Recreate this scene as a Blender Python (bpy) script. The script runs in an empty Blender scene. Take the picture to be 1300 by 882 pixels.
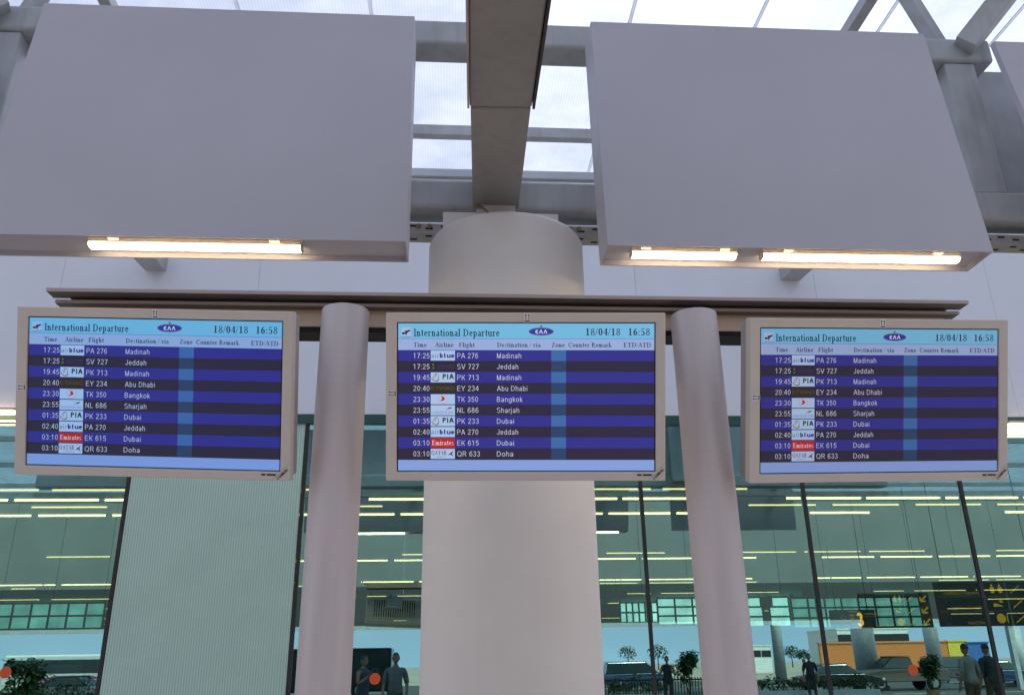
import bpy, bmesh, math, random
from mathutils import Vector, Matrix
random.seed(7)
SC = bpy.context.scene
COL = SC.collection
rad = math.radians

# ------------------------------------------------------------------ camera, sky, sun, exposure
EYE = 1.6
FPX = 1062.0                                     # focal length in pixels of a 1300 wide picture
CAM_M = (Matrix.Rotation(rad(-4.1), 3, 'Z') @ Matrix.Rotation(rad(90 + 20.7), 3, 'X') @ Matrix.Rotation(rad(-0.9), 3, 'Z'))
cd = bpy.data.cameras.new('camera'); cam = bpy.data.objects.new('camera', cd); COL.objects.link(cam)
cam.matrix_world = Matrix.Translation((0, 0, EYE)) @ CAM_M.to_4x4()
cd.sensor_width = 36.0; cd.lens = 36.0 * FPX / 1300.0; cd.clip_start = 0.05; cd.clip_end = 3000
SC.camera = cam

EXPOSURE = 0.56
SC.view_settings.view_transform = 'Standard'; SC.view_settings.look = 'None'
SC.view_settings.exposure = EXPOSURE; SC.view_settings.gamma = 1.0
SC.view_settings.use_curve_mapping = False
SC.cycles.use_denoising = True
SC.cycles.max_bounces = 10; SC.cycles.transparent_max_bounces = 16; SC.cycles.diffuse_bounces = 5
SC.cycles.glossy_bounces = 4; SC.cycles.sample_clamp_indirect = 6.0
SC.cycles.caustics_reflective = False; SC.cycles.caustics_refractive = False

SUN_EL, SUN_AZ = 56.0, 28.0                       # hazy sun high beyond the terminal
w = bpy.data.worlds.new('World'); SC.world = w; w.use_nodes = True
nt = w.node_tree; nt.nodes.clear()
wo = nt.nodes.new('ShaderNodeOutputWorld'); bg = nt.nodes.new('ShaderNodeBackground')
sky = nt.nodes.new('ShaderNodeTexSky'); sky.sky_type = 'NISHITA'; sky.sun_disc = False
sky.sun_elevation = rad(SUN_EL); sky.sun_rotation = rad(SUN_AZ)
sky.air_density = 1.0; sky.dust_density = 4.0; sky.ozone_density = 1.0
hs = nt.nodes.new('ShaderNodeHueSaturation'); hs.inputs["Saturation"].default_value = 0.8
nt.links.new(sky.outputs['Color'], hs.inputs['Color'])
# thin high cloud
tc = nt.nodes.new('ShaderNodeTexCoord'); mp = nt.nodes.new('ShaderNodeMapping'); mp.inputs['Scale'].default_value = (2.2, 2.2, 6.0)
nz = nt.nodes.new('ShaderNodeTexNoise'); nz.inputs['Scale'].default_value = 2.0; nz.inputs['Detail'].default_value = 7.0
cr = nt.nodes.new('ShaderNodeValToRGB'); cr.color_ramp.elements[0].position = 0.45; cr.color_ramp.elements[1].position = 0.75
mx = nt.nodes.new('ShaderNodeMix'); mx.data_type = 'RGBA'; mx.inputs['B'].default_value = (5.2, 5.5, 6.1, 1)
sc_ = nt.nodes.new('ShaderNodeMath'); sc_.operation = 'MULTIPLY'; sc_.inputs[1].default_value = 0.55
nt.links.new(tc.outputs['Generated'], mp.inputs['Vector']); nt.links.new(mp.outputs['Vector'], nz.inputs['Vector'])
nt.links.new(nz.outputs['Fac'], cr.inputs['Fac']); nt.links.new(cr.outputs['Color'], sc_.inputs[0])
nt.links.new(sc_.outputs[0], mx.inputs['Factor']); nt.links.new(hs.outputs['Color'], mx.inputs['A'])
# dusty air brightens the sky low over the horizon
sx = nt.nodes.new('ShaderNodeSeparateXYZ'); nt.links.new(tc.outputs['Generated'], sx.inputs['Vector'])
hr = nt.nodes.new('ShaderNodeMapRange'); hr.inputs['From Min'].default_value = 0.0; hr.inputs['From Max'].default_value = 0.22
hr.inputs['To Min'].default_value = 0.85; hr.inputs['To Max'].default_value = 0.0; nt.links.new(sx.outputs['Z'], hr.inputs['Value'])
mh = nt.nodes.new('ShaderNodeMix'); mh.data_type = 'RGBA'; mh.inputs['B'].default_value = (3.6, 4.4, 5.9, 1)
nt.links.new(hr.outputs['Result'], mh.inputs['Factor']); nt.links.new(mx.outputs['Result'], mh.inputs['A'])
nt.links.new(mh.outputs['Result'], bg.inputs['Color'])
bg.inputs['Strength'].default_value = 0.15
nt.links.new(bg.outputs['Background'], wo.inputs['Surface'])

sd = bpy.data.lights.new('sun', 'SUN'); sd.energy = 2.8; sd.angle = rad(12); sd.color = (1.0, 0.93, 0.84)
sun = bpy.data.objects.new('sun', sd); COL.objects.link(sun); sun.location = (0, -20, 40)
# Nishita: rotation 0 puts the sun at +Y, turning clockwise seen from above
sdir = Vector((math.sin(rad(SUN_AZ)) * math.cos(rad(SUN_EL)), math.cos(rad(SUN_AZ)) * math.cos(rad(SUN_EL)), math.sin(rad(SUN_EL))))
sun.rotation_euler = sdir.to_track_quat('Z', 'Y').to_euler()

# ------------------------------------------------------------------ helpers
def ray(px, py): return CAM_M @ Vector(((px - 650) / FPX, -(py - 441) / FPX, -1.0))
def at(px, py, Y):                               # the point of depth Y seen at a place of the 1300 x 882 photograph
    d = ray(px, py); return Vector((0, 0, EYE)) + d * (Y / d.y)
GLASS_Y = 10.6
def refl(px, py, Yv):                            # a real point whose mirror image in the glass stands at depth Yv
    p = at(px, py, Yv); return Vector((p.x, 2 * GLASS_Y - p.y, p.z))

def lin(c):
    return tuple(((v / 255) / 12.92 if v / 255 <= 0.04045 else ((v / 255 + 0.055) / 1.055) ** 2.4) for v in c)

def mat(name, base, rough=0.6, metal=0.0, var=0.12, scale=3.0, bump=0.0, bscale=60.0, spec=0.5, stretch=None, streak=0.0):
    m = bpy.data.materials.new(name); m.use_nodes = True
    n = m.node_tree.nodes; l = m.node_tree.links; p = n['Principled BSDF']
    p.inputs['Roughness'].default_value = rough; p.inputs['Metallic'].default_value = metal
    p.inputs['Specular IOR Level'].default_value = spec
    t = n.new('ShaderNodeTexCoord'); mpn = n.new('ShaderNodeMapping'); l.new(t.outputs['Object'], mpn.inputs['Vector'])
    if stretch: mpn.inputs['Scale'].default_value = stretch
    nz = n.new('ShaderNodeTexNoise'); nz.inputs['Scale'].default_value = scale; nz.inputs['Detail'].default_value = 6
    l.new(mpn.outputs['Vector'], nz.inputs['Vector'])
    r = n.new('ShaderNodeValToRGB'); r.color_ramp.elements[0].position = 0.3; r.color_ramp.elements[1].position = 0.72
    a = tuple(c * (1 - var) for c in base); b = tuple(min(1, c * (1 + var * 0.6)) for c in base)
    r.color_ramp.elements[0].color = (*a, 1); r.color_ramp.elements[1].color = (*b, 1)
    l.new(nz.outputs['Fac'], r.inputs['Fac'])
    out = r.outputs['Color']
    if streak:                                   # sparse vertical run marks and specks
        mp2 = n.new('ShaderNodeMapping'); mp2.inputs['Scale'].default_value = (9, 9, 0.7); l.new(t.outputs['Object'], mp2.inputs['Vector'])
        n2 = n.new('ShaderNodeTexNoise'); n2.inputs['Scale'].default_value = 1.6; n2.inputs['Detail'].default_value = 8
        l.new(mp2.outputs['Vector'], n2.inputs['Vector'])
        r2 = n.new('ShaderNodeValToRGB'); r2.color_ramp.elements[0].position = 0.52; r2.color_ramp.elements[1].position = 0.8
        r2.color_ramp.elements[0].color = (1, 1, 1, 1); r2.color_ramp.elements[1].color = (1 - streak, 1 - streak * 1.1, 1 - streak * 1.3, 1)
        l.new(n2.outputs['Fac'], r2.inputs['Fac'])
        mm = n.new('ShaderNodeMix'); mm.data_type = 'RGBA'; mm.blend_type = 'MULTIPLY'; mm.inputs['Factor'].default_value = 1
        l.new(out, mm.inputs['A']); l.new(r2.outputs['Color'], mm.inputs['B']); out = mm.outputs['Result']
    l.new(out, p.inputs['Base Color'])
    rr = n.new('ShaderNodeMapRange'); rr.inputs['To Min'].default_value = max(0.02, rough - 0.08); rr.inputs['To Max'].default_value = min(1, rough + 0.08)
    l.new(nz.outputs['Fac'], rr.inputs['Value']); l.new(rr.outputs['Result'], p.inputs['Roughness'])
    if bump:
        nb = n.new('ShaderNodeTexNoise'); nb.inputs['Scale'].default_value = bscale; nb.inputs['Detail'].default_value = 4
        l.new(mpn.outputs['Vector'], nb.inputs['Vector'])
        bn = n.new('ShaderNodeBump'); bn.inputs['Strength'].default_value = bump; bn.inputs['Distance'].default_value = 0.01
        l.new(nb.outputs['Fac'], bn.inputs['Height']); l.new(bn.outputs['Normal'], p.inputs['Normal'])
    return m

def glow(name, col, strength, base=(0.6, 0.6, 0.58)):
    m = bpy.data.materials.new(name); m.use_nodes = True
    p = m.node_tree.nodes['Principled BSDF']
    p.inputs['Base Color'].default_value = (*base, 1); p.inputs['Roughness'].default_value = 0.4
    p.inputs['Emission Color'].default_value = (*col, 1); p.inputs['Emission Strength'].default_value = strength
    return m

SCREEN_GAIN = 0.86 / 2 ** EXPOSURE
_scr = {}
def scr(c):                                      # a colour a lit display shows
    c = tuple(c)
    if c not in _scr:
        m = bpy.data.materials.new('display_%02x%02x%02x' % c); m.use_nodes = True
        n = m.node_tree.nodes; l = m.node_tree.links; p = n['Principled BSDF']
        p.inputs['Base Color'].default_value = (0.012, 0.012, 0.014, 1); p.inputs['Roughness'].default_value = 0.35
        p.inputs['Specular IOR Level'].default_value = 0.3
        p.inputs['Emission Color'].default_value = (*lin(c), 1); p.inputs['Emission Strength'].default_value = SCREEN_GAIN
        m.cycles.emission_sampling = 'NONE'
        _scr[c] = m
    return _scr[c]

def box(bm, x0, x1, y0, y1, z0, z1, mi=0):
    vs = [bm.verts.new(c) for c in ((x0, y0, z0), (x1, y0, z0), (x1, y1, z0), (x0, y1, z0), (x0, y0, z1), (x1, y0, z1), (x1, y1, z1), (x0, y1, z1))]
    fs = [bm.faces.new([vs[i] for i in f]) for f in ((0, 3, 2, 1), (4, 5, 6, 7), (0, 1, 5, 4), (1, 2, 6, 5), (2, 3, 7, 6), (3, 0, 4, 7))]
    for f in fs: f.material_index = mi
    return fs

def prism(bm, pts, axis, a, b, mi=0):            # a polygon pushed along an axis
    def P(p, t):
        return {'x': (t, p[0], p[1]), 'y': (p[0], t, p[1]), 'z': (p[0], p[1], t)}[axis]
    v0 = [bm.verts.new(P(p, a)) for p in pts]; v1 = [bm.verts.new(P(p, b)) for p in pts]
    n = len(pts); fs = []
    for i in range(n): fs.append(bm.faces.new((v0[i], v0[(i + 1) % n], v1[(i + 1) % n], v1[i])))
    fs.append(bm.faces.new(v0[::-1])); fs.append(bm.faces.new(v1))
    for f in fs: f.material_index = mi
    return fs

def bar(bm, p0, p1, wd, hd, mi=0, up=Vector((0, 0, 1))):     # rectangular tube between two points
    p0, p1 = Vector(p0), Vector(p1); d = (p1 - p0).normalized()
    s = d.cross(up).normalized(); u = s.cross(d).normalized()
    vs = []
    for p in (p0, p1):
        for a, b in ((-1, -1), (1, -1), (1, 1), (-1, 1)): vs.append(bm.verts.new(p + s * a * wd / 2 + u * b * hd / 2))
    for f in ((0, 1, 2, 3), (7, 6, 5, 4), (0, 4, 5, 1), (1, 5, 6, 2), (2, 6, 7, 3), (3, 7, 4, 0)):
        bm.faces.new([vs[i] for i in f]).material_index = mi

def cyl(bm, p0, p1, r0, r1=None, n=24, mi=0, cap=True):
    r1 = r0 if r1 is None else r1
    p0, p1 = Vector(p0), Vector(p1); d = (p1 - p0).normalized()
    s = d.orthogonal().normalized(); u = d.cross(s)
    a = [bm.verts.new(p0 + (s * math.cos(t) + u * math.sin(t)) * r0) for t in [2 * math.pi * i / n for i in range(n)]]
    b = [bm.verts.new(p1 + (s * math.cos(t) + u * math.sin(t)) * r1) for t in [2 * math.pi * i / n for i in range(n)]]
    for i in range(n):
        f = bm.faces.new((a[i], a[(i + 1) % n], b[(i + 1) % n], b[i])); f.smooth = True; f.material_index = mi
    if cap:
        bm.faces.new(a[::-1]).material_index = mi; bm.faces.new(b).material_index = mi

def disc(bm, c, r, n=20, mi=0, axis='y', rz=None):
    rz = rz or r; vs = []
    for i in range(n):
        t = 2 * math.pi * i / n
        o = {'y': (math.cos(t) * r, 0, math.sin(t) * rz), 'z': (math.cos(t) * r, math.sin(t) * rz, 0)}[axis]
        vs.append(bm.verts.new(Vector(c) + Vector(o)))
    bm.faces.new(vs).material_index = mi

def chain(o):
    m = o.matrix_basis.copy()
    while o.parent: o = o.parent; m = o.matrix_basis @ m
    return m

def obj(name, bm, mats, parent=None, bevel=0.0, seg=2, local=False, fix=True):
    if fix: bmesh.ops.recalc_face_normals(bm, faces=bm.faces[:])
    if parent is not None and not local: bm.transform(chain(parent).inverted())
    me = bpy.data.meshes.new(name); bm.to_mesh(me); bm.free()
    for m in (mats if isinstance(mats, (list, tuple)) else [mats]): me.materials.append(m)
    o = bpy.data.objects.new(name, me); COL.objects.link(o)
    if parent is not None: o.parent = parent
    if bevel:
        md = o.modifiers.new('bevel', 'BEVEL'); md.width = bevel; md.segments = seg; md.limit_method = 'ANGLE'; md.angle_limit = rad(40)
    return o

def tag(o, label, cat, group=None):
    o['label'] = label; o['category'] = cat
    if group: o['group'] = group
    return o
def thing(name, label, cat, loc=(0, 0, 0), rz=0.0, group=None):
    o = bpy.data.objects.new(name, None); COL.objects.link(o); o.empty_display_size = 0.2
    o.location = loc; o.rotation_euler = (0, 0, rz)
    o.matrix_basis = Matrix.Translation(loc) @ Matrix.Rotation(rz, 4, 'Z')
    return tag(o, label, cat, group)
def struct(name, bm, m):
    o = obj(name, bm, m); o['kind'] = 'structure'; return o
def solid(name, label, cat, bm, m, base, group=None, **k):   # a thing that is one mesh, its origin at base
    bm.transform(Matrix.Translation(-Vector(base)))
    o = obj(name, bm, m, **k); o.location = base
    return tag(o, label, cat, group)
def dup(root, M, label, group=None):                         # a copy of a thing with its parts and sub-parts
    r = root.copy(); COL.objects.link(r); r.matrix_basis = M; r['label'] = label
    if group: r['group'] = group
    for ch in root.children:
        c = ch.copy(); COL.objects.link(c); c.parent = r
        for g in ch.children:
            d = g.copy(); COL.objects.link(d); d.parent = c
    return r
NEW = bmesh.new

# ------------------------------------------------------------------ materials
M_white = mat('white_box_paint', (0.54, 0.525, 0.575), 0.55, var=0.055, scale=0.8, bump=0.04, bscale=14)
M_fascia = mat('fascia_panel_paint', (0.85, 0.885, 0.96), 0.55, var=0.03, scale=0.8)
M_column = mat('column_paint', (0.86, 0.81, 0.755), 0.6, var=0.05, scale=2.0, bump=0.05, bscale=18, streak=0.015)
M_steel = mat('grey_steel_paint', (0.47, 0.49, 0.505), 0.5, var=0.14, scale=4, bump=0.12, bscale=40, streak=0.2)
M_rafter = mat('rafter_steel_paint', (0.33, 0.32, 0.30), 0.5, var=0.10, scale=3, bump=0.08, bscale=30, streak=0.15)
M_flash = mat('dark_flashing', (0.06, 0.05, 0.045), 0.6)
M_post = mat('post_metal', (0.70, 0.615, 0.59), 0.55, metal=0.3, var=0.06, scale=3, stretch=(6, 6, 0.4), streak=0.05)
M_beam = mat('beam_metal', (0.74, 0.54, 0.40), 0.45, metal=0.3, var=0.06, scale=2, stretch=(0.5, 6, 6))
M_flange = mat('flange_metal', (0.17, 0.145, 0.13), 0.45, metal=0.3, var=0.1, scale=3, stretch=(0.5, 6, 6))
M_pale_strip = mat('pale_strip_metal', (0.52, 0.43, 0.40), 0.45, metal=0.3, var=0.08)  # cover strip metal; on the flange lips it paints in sky light
M_black = mat('black_gap', (0.012, 0.012, 0.013), 0.7)
M_bezel = mat('monitor_bezel', (0.74, 0.66, 0.585), 0.5, var=0.03, scale=5, bump=0.02, bscale=300)
M_bezel_side = mat('monitor_case', (0.46, 0.42, 0.39), 0.55, var=0.05)
M_gasket = mat('screen_gasket', (0.02, 0.018, 0.02), 0.6)
M_paper = mat('sticker_paper', (0.88, 0.85, 0.83), 0.7, var=0.03)
M_ink = mat('ink', (0.03, 0.022, 0.022), 0.7)
M_alu = mat('aluminium', (0.50, 0.53, 0.57), 0.4, metal=0.3, var=0.1)
M_tray = mat('galvanised_tray', (0.48, 0.46, 0.44), 0.5, metal=0.2, var=0.2, scale=8)
M_mullion = mat('mullion_gasket', (0.035, 0.032, 0.034), 0.5, var=0.3, scale=14)
M_rope = mat('twine', (0.30, 0.22, 0.15), 0.9)

def roof_mat(name, k):
    m = bpy.data.materials.new(name); m.use_nodes = True
    n = m.node_tree.nodes; l = m.node_tree.links; n.remove(n['Principled BSDF']); o = n['Material Output']
    t = n.new('ShaderNodeTexCoord')
    wv = n.new('ShaderNodeTexWave'); wv.wave_type = 'BANDS'; wv.bands_direction = 'X'; wv.inputs['Scale'].default_value = 9.0
    l.new(t.outputs['Object'], wv.inputs['Vector'])
    nz = n.new('ShaderNodeTexNoise'); nz.inputs['Scale'].default_value = 0.9; nz.inputs['Detail'].default_value = 8; nz.inputs['Roughness'].default_value = 0.65
    l.new(t.outputs['Object'], nz.inputs['Vector'])
    r = n.new('ShaderNodeValToRGB'); r.color_ramp.elements[0].position = 0.35; r.color_ramp.elements[1].position = 0.68
    r.color_ramp.elements[0].color = (0.45 * k, 0.52 * k, 0.65 * k, 1); r.color_ramp.elements[1].color = (0.63 * k, 0.685 * k, 0.81 * k, 1)
    l.new(nz.outputs['Fac'], r.inputs['Fac'])
    r2 = n.new('ShaderNodeValToRGB'); r2.color_ramp.elements[0].color = (0.88, 0.9, 0.92, 1); r2.color_ramp.elements[1].color = (1, 1, 1, 1)
    l.new(wv.outputs['Fac'], r2.inputs['Fac'])
    mm = n.new('ShaderNodeMix'); mm.data_type = 'RGBA'; mm.blend_type = 'MULTIPLY'; mm.inputs['Factor'].default_value = 1
    l.new(r.outputs['Color'], mm.inputs['A']); l.new(r2.outputs['Color'], mm.inputs['B'])
    tr = n.new('ShaderNodeBsdfTransparent'); tl = n.new('ShaderNodeBsdfTranslucent'); df = n.new('ShaderNodeBsdfDiffuse')
    for s in (tr, tl, df): l.new(mm.outputs['Result'], s.inputs['Color'])
    a = n.new('ShaderNodeMixShader'); a.inputs[0].default_value = 0.18; l.new(tl.outputs[0], a.inputs[1]); l.new(df.outputs[0], a.inputs[2])
    b = n.new('ShaderNodeMixShader'); b.inputs[0].default_value = 0.66; l.new(tr.outputs[0], b.inputs[1]); l.new(a.outputs[0], b.inputs[2])
    l.new(b.outputs[0], o.inputs['Surface'])
    return m
M_roof = roof_mat('polycarbonate_roof', 0.83); M_roof_dim = roof_mat('dimmed_polycarbonate_roof', 0.68)  # second copy tinted darker, to dim the front bays in the glass reflection
def bar_mat():                                   # milky plastic joint strip
    m = bpy.data.materials.new('joint_strip'); m.use_nodes = True
    n = m.node_tree.nodes; l = m.node_tree.links; n.remove(n['Principled BSDF'])
    tl = n.new('ShaderNodeBsdfTranslucent'); tl.inputs['Color'].default_value = (0.75, 0.78, 0.85, 1); df = n.new('ShaderNodeBsdfDiffuse'); df.inputs['Color'].default_value = (0.5, 0.52, 0.56, 1)
    a = n.new('ShaderNodeMixShader'); a.inputs[0].default_value = 0.3; l.new(tl.outputs[0], a.inputs[1]); l.new(df.outputs[0], a.inputs[2]); l.new(a.outputs[0], n['Material Output'].inputs['Surface'])
    return m
M_bar = bar_mat()

def glass_mats():
    res = []
    for name, refl_fac, tint in (('coated_glass_face', 0.60, (0.42, 0.82, 0.70)), ('glass_body', 0.0, (0.93, 0.98, 0.96))):
        m = bpy.data.materials.new(name); m.use_nodes = True
        n = m.node_tree.nodes; l = m.node_tree.links; n.remove(n['Principled BSDF']); o = n['Material Output']
        tr = n.new('ShaderNodeBsdfTransparent'); tr.inputs['Color'].default_value = (*tint, 1)
        if refl_fac:
            gl = n.new('ShaderNodeBsdfGlossy'); gl.inputs['Roughness'].default_value = 0.0; gl.inputs['Color'].default_value = (0.50, 0.89, 0.84, 1)
            lw = n.new('ShaderNodeLayerWeight'); lw.inputs['Blend'].default_value = 0.25
            mr = n.new('ShaderNodeMapRange'); mr.inputs['To Min'].default_value = refl_fac; mr.inputs['To Max'].default_value = 1.0
            l.new(lw.outputs['Fresnel'], mr.inputs['Value'])
            mxs = n.new('ShaderNodeMixShader'); l.new(mr.outputs['Result'], mxs.inputs[0])
            l.new(tr.outputs[0], mxs.inputs[1]); l.new(gl.outputs[0], mxs.inputs[2]); l.new(mxs.outputs[0], o.inputs['Surface'])
        else: l.new(tr.outputs[0], o.inputs['Surface'])
        res.append(m)
    return res
M_glass, M_glass_body = glass_mats()

def ribbed_mat():
    m = mat('ribbed_glass', (0.56, 0.79, 0.68), 0.35, var=0.05, scale=2)
    n = m.node_tree.nodes; l = m.node_tree.links; p = n['Principled BSDF']
    t = n.new('ShaderNodeTexCoord'); sp = n.new('ShaderNodeSeparateXYZ'); l.new(t.outputs['Object'], sp.inputs['Vector'])
    ml = n.new('ShaderNodeMath'); ml.operation = 'MULTIPLY'; ml.inputs[1].default_value = 2 * math.pi / 0.031
    l.new(sp.outputs['X'], ml.inputs[0])
    sn = n.new('ShaderNodeMath'); sn.operation = 'SINE'; l.new(ml.outputs[0], sn.inputs[0])
    mr = n.new('ShaderNodeMapRange'); mr.inputs['From Min'].default_value = -1; mr.inputs['From Max'].default_value = 1
    mr.inputs['To Min'].default_value = 0.80; mr.inputs['To Max'].default_value = 1.12; l.new(sn.outputs[0], mr.inputs['Value'])
    src = p.inputs['Base Color'].links[0].from_socket
    mm = n.new('ShaderNodeMix'); mm.data_type = 'RGBA'; mm.blend_type = 'MULTIPLY'; mm.inputs['Factor'].default_value = 1
    l.new(src, mm.inputs['A']); l.new(mr.outputs['Result'], mm.inputs['B']); l.new(mm.outputs['Result'], p.inputs['Base Color'])
    return m
M_ribbed = ribbed_mat()

# ------------------------------------------------------------------ ground, pavement, road
M_ground = mat('dusty_ground', (0.36, 0.31, 0.25), 0.9, var=0.2, scale=0.05)
M_pave = mat('concrete_paving', (0.64, 0.53, 0.43), 0.75, var=0.15, scale=0.6, bump=0.1, bscale=15)
M_road = mat('asphalt', (0.07, 0.068, 0.066), 0.85, var=0.2, scale=1.2)
M_line = mat('road_paint', (0.75, 0.74, 0.70), 0.7)
M_kerb = mat('kerb_concrete', (0.45, 0.44, 0.42), 0.8)
bm = NEW(); box(bm, -900, 900, -900, 900, -0.5, -0.13); struct('ground', bm, M_ground)
bm = NEW(); box(bm, -40, 40, -16, 10.55, -0.13, 0.0); struct('pavement', bm, M_pave)
bm = NEW(); box(bm, -140, 140, -62, -16.15, -0.129, -0.124); struct('road', bm, M_road)
bm = NEW(); box(bm, -40, 40, -16.15, -16.0, -0.129, 0.004); struct('kerb', bm, M_kerb)
bm = NEW()
for yy in (-24.0, -33.0, -42.0):
    for k in range(-14, 15): box(bm, k * 6 - 1.4, k * 6 + 1.4, yy - 0.07, yy + 0.07, -0.124, -0.119)
struct('road_marking', bm, M_line)

# ------------------------------------------------------------------ terminal building
XM0, PANE = -4.04, 2.145
K0, K1 = -9, 13
GL_TOP = 4.60
bld = thing('terminal_building', 'glass fronted terminal hall with a pale panelled band above its teal glazing', 'building', (0.3, GLASS_Y, 0))
for k in range(-8, 9):                           # pale metal panels of the fascia, with open joints
    bm = NEW(); x = 0.31 + k * 2.6 + 0.9
    box(bm, x - 1.2985, x + 1.2985, 10.56, 10.70, 4.655, 8.22)
    obj('fascia_panel', bm, M_fascia, bld, bevel=0.004)
bm = NEW(); box(bm, -21, 24, 10.72, 10.85, 4.66, 8.36); obj('backing_wall', bm, M_fascia, bld)
bm = NEW(); box(bm, -21, 24, 10.50, 10.72, 8.222, 8.345); obj('eaves_trim', bm, M_alu, bld)
M_greenhead = mat('head_frame_paint', (0.03, 0.10, 0.085), 0.4)
bm = NEW(); box(bm, -21, 24, 10.555, 10.70, 4.53, 4.652); obj('head_frame', bm, M_greenhead, bld)
for k in range(K0, K1):
    x0 = XM0 + k * PANE; x1 = x0 + PANE
    bm = NEW()
    if k == 0:
        box(bm, x0 + 0.03, x1 - 0.03, GLASS_Y - 0.012, GLASS_Y + 0.02, 0.02, GL_TOP - 0.07)
        obj('ribbed_panel', bm, M_ribbed, bld)
        bld.children[-1]['label'] = 'ribbed translucent grey green panel'
    else:
        fs = box(bm, x0 + 0.02, x1 - 0.02, GLASS_Y, GLASS_Y + 0.02, 0.02, GL_TOP - 0.07, 1)
        fs[2].material_index = 0
        obj('glass_pane', bm, [M_glass, M_glass_body], bld)
for k in range(K0, K1 + 1):
    x0 = XM0 + k * PANE
    bm = NEW(); box(bm, x0 - 0.022, x0 + 0.022, GLASS_Y - 0.02, GLASS_Y + 0.06, 0.0, GL_TOP - 0.07)
    obj('mullion', bm, M_mullion, bld)
bm = NEW(); box(bm, -21, 24, GLASS_Y + 0.03, GLASS_Y + 0.12, 0.0, 0.02); obj('sill', bm, M_alu, bld)
# hall interior
M_hfloor = mat('hall_floor_stone', (0.30, 0.29, 0.27), 0.25, var=0.1)
M_hceil = mat('hall_ceiling_paint', (0.50, 0.52, 0.50), 0.8, var=0.08, scale=0.2)
M_hwall = mat('hall_wall_paint', (0.16, 0.18, 0.18), 0.8, var=0.2, scale=0.3)
bm = NEW(); box(bm, -60, 60, 10.8, 95, -0.13, 0.001); struct('hall_floor', bm, M_hfloor)
HC = 4.64
bm = NEW(); box(bm, -60, 60, 10.9, 95, HC, HC + 0.2); struct('hall_ceiling', bm, M_hceil)
bm = NEW(); box(bm, -60, 60, 95, 95.3, 0, HC); obj('rear_wall', bm, M_hwall, bld)
for s in (-60, 60):
    bm = NEW(); box(bm, s - 0.15, s + 0.15, 10.9, 95, 0.002, HC - 0.002); obj('side_wall', bm, M_hwall, bld)
for s in (-21, 24):
    bm = NEW(); box(bm, s - (39 if s < 0 else 0), s + (0 if s < 0 else 36), 10.75, 10.9, 0, 8.2); obj('front_wall', bm, M_fascia, bld)

# ------------------------------------------------------------------ canopy roof
ROOF_Z = 8.42
roof = thing('canopy_roof', 'pale translucent ribbed sheet roof over the forecourt on slim steel bars', 'canopy roof', (0.31, -8, ROOF_Z))
SEAM0, SEAM = 0.48, 1.46
RX0, RX1 = -22, 23
bays = [(-14.0, -2.0), (-2.0, 10.7)]
for k in range(RX0, RX1):
    for (ya, yb) in bays:
        bm = NEW(); xa = SEAM0 + k * SEAM
        vs = [bm.verts.new(c) for c in ((xa + .01, ya, ROOF_Z), (xa + SEAM - .01, ya, ROOF_Z), (xa + SEAM - .01, yb - .02, ROOF_Z), (xa + .01, yb - .02, ROOF_Z))]
        bm.faces.new(vs)
        obj('roof_sheet', bm, M_roof if yb > 0 else M_roof_dim, roof)
for k in range(RX0, RX1 + 1):
    bm = NEW(); xa = SEAM0 + k * SEAM
    box(bm, xa - 0.02, xa + 0.02, -14.0, 10.6, ROOF_Z - 0.012, ROOF_Z - 0.004); obj('glazing_bar', bm, M_bar, roof)
for yy in (9.55, 5.95, 2.35, -1.25, -4.85, -8.45, -12.05):
    bm = NEW(); box(bm, -31.6, 34.0, yy - 0.06, yy + 0.06, ROOF_Z - 0.19, ROOF_Z - 0.04); obj('purlin', bm, M_steel, roof)
bm = NEW(); box(bm, -31.6, 34.0, -14.2, -14.0, ROOF_Z - 0.4, ROOF_Z + 0.1); obj('front_gutter', bm, M_steel, roof)
# screen along the road, made tall to keep sky out of the glass reflection
M_screen = mat('front_screen_paint', (0.20, 0.205, 0.20), 0.7, var=0.12, scale=0.5)
M_scrdark = mat('front_screen_dark', (0.05, 0.055, 0.055), 0.6, var=0.15, scale=0.5)
scn = thing('canopy_front_screen', 'tall grey screen wall along the road, seen mirrored in the glass', 'screen wall', (0.3, -26, 3.4))
for k in range(-12, 13):
    bm = NEW(); x = 1.2 + k * 2.6; box(bm, x - 1.29, x + 1.29, -25.99, -25.88, 5.6, 10.8); obj('screen_panel', bm, M_screen, scn)
    bm = NEW(); box(bm, x - 1.29, x + 1.29, -25.99, -25.88, 3.605, 5.59); obj('added_dark_panel', bm, M_scrdark, scn)  # lower dark band added to darken the reflection in the glass
bm = NEW(); box(bm, -31.4, 33.8, -26.02, -25.86, 3.40, 3.60); obj('bottom_rail', bm, M_steel, scn)
for x in (-30, -15, 0.3, 15.6, 31):
    bm = NEW(); box(bm, x - .12, x + .12, -26.3, -26.03, -.119, 10.7); obj('post', bm, M_steel, scn)

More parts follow.
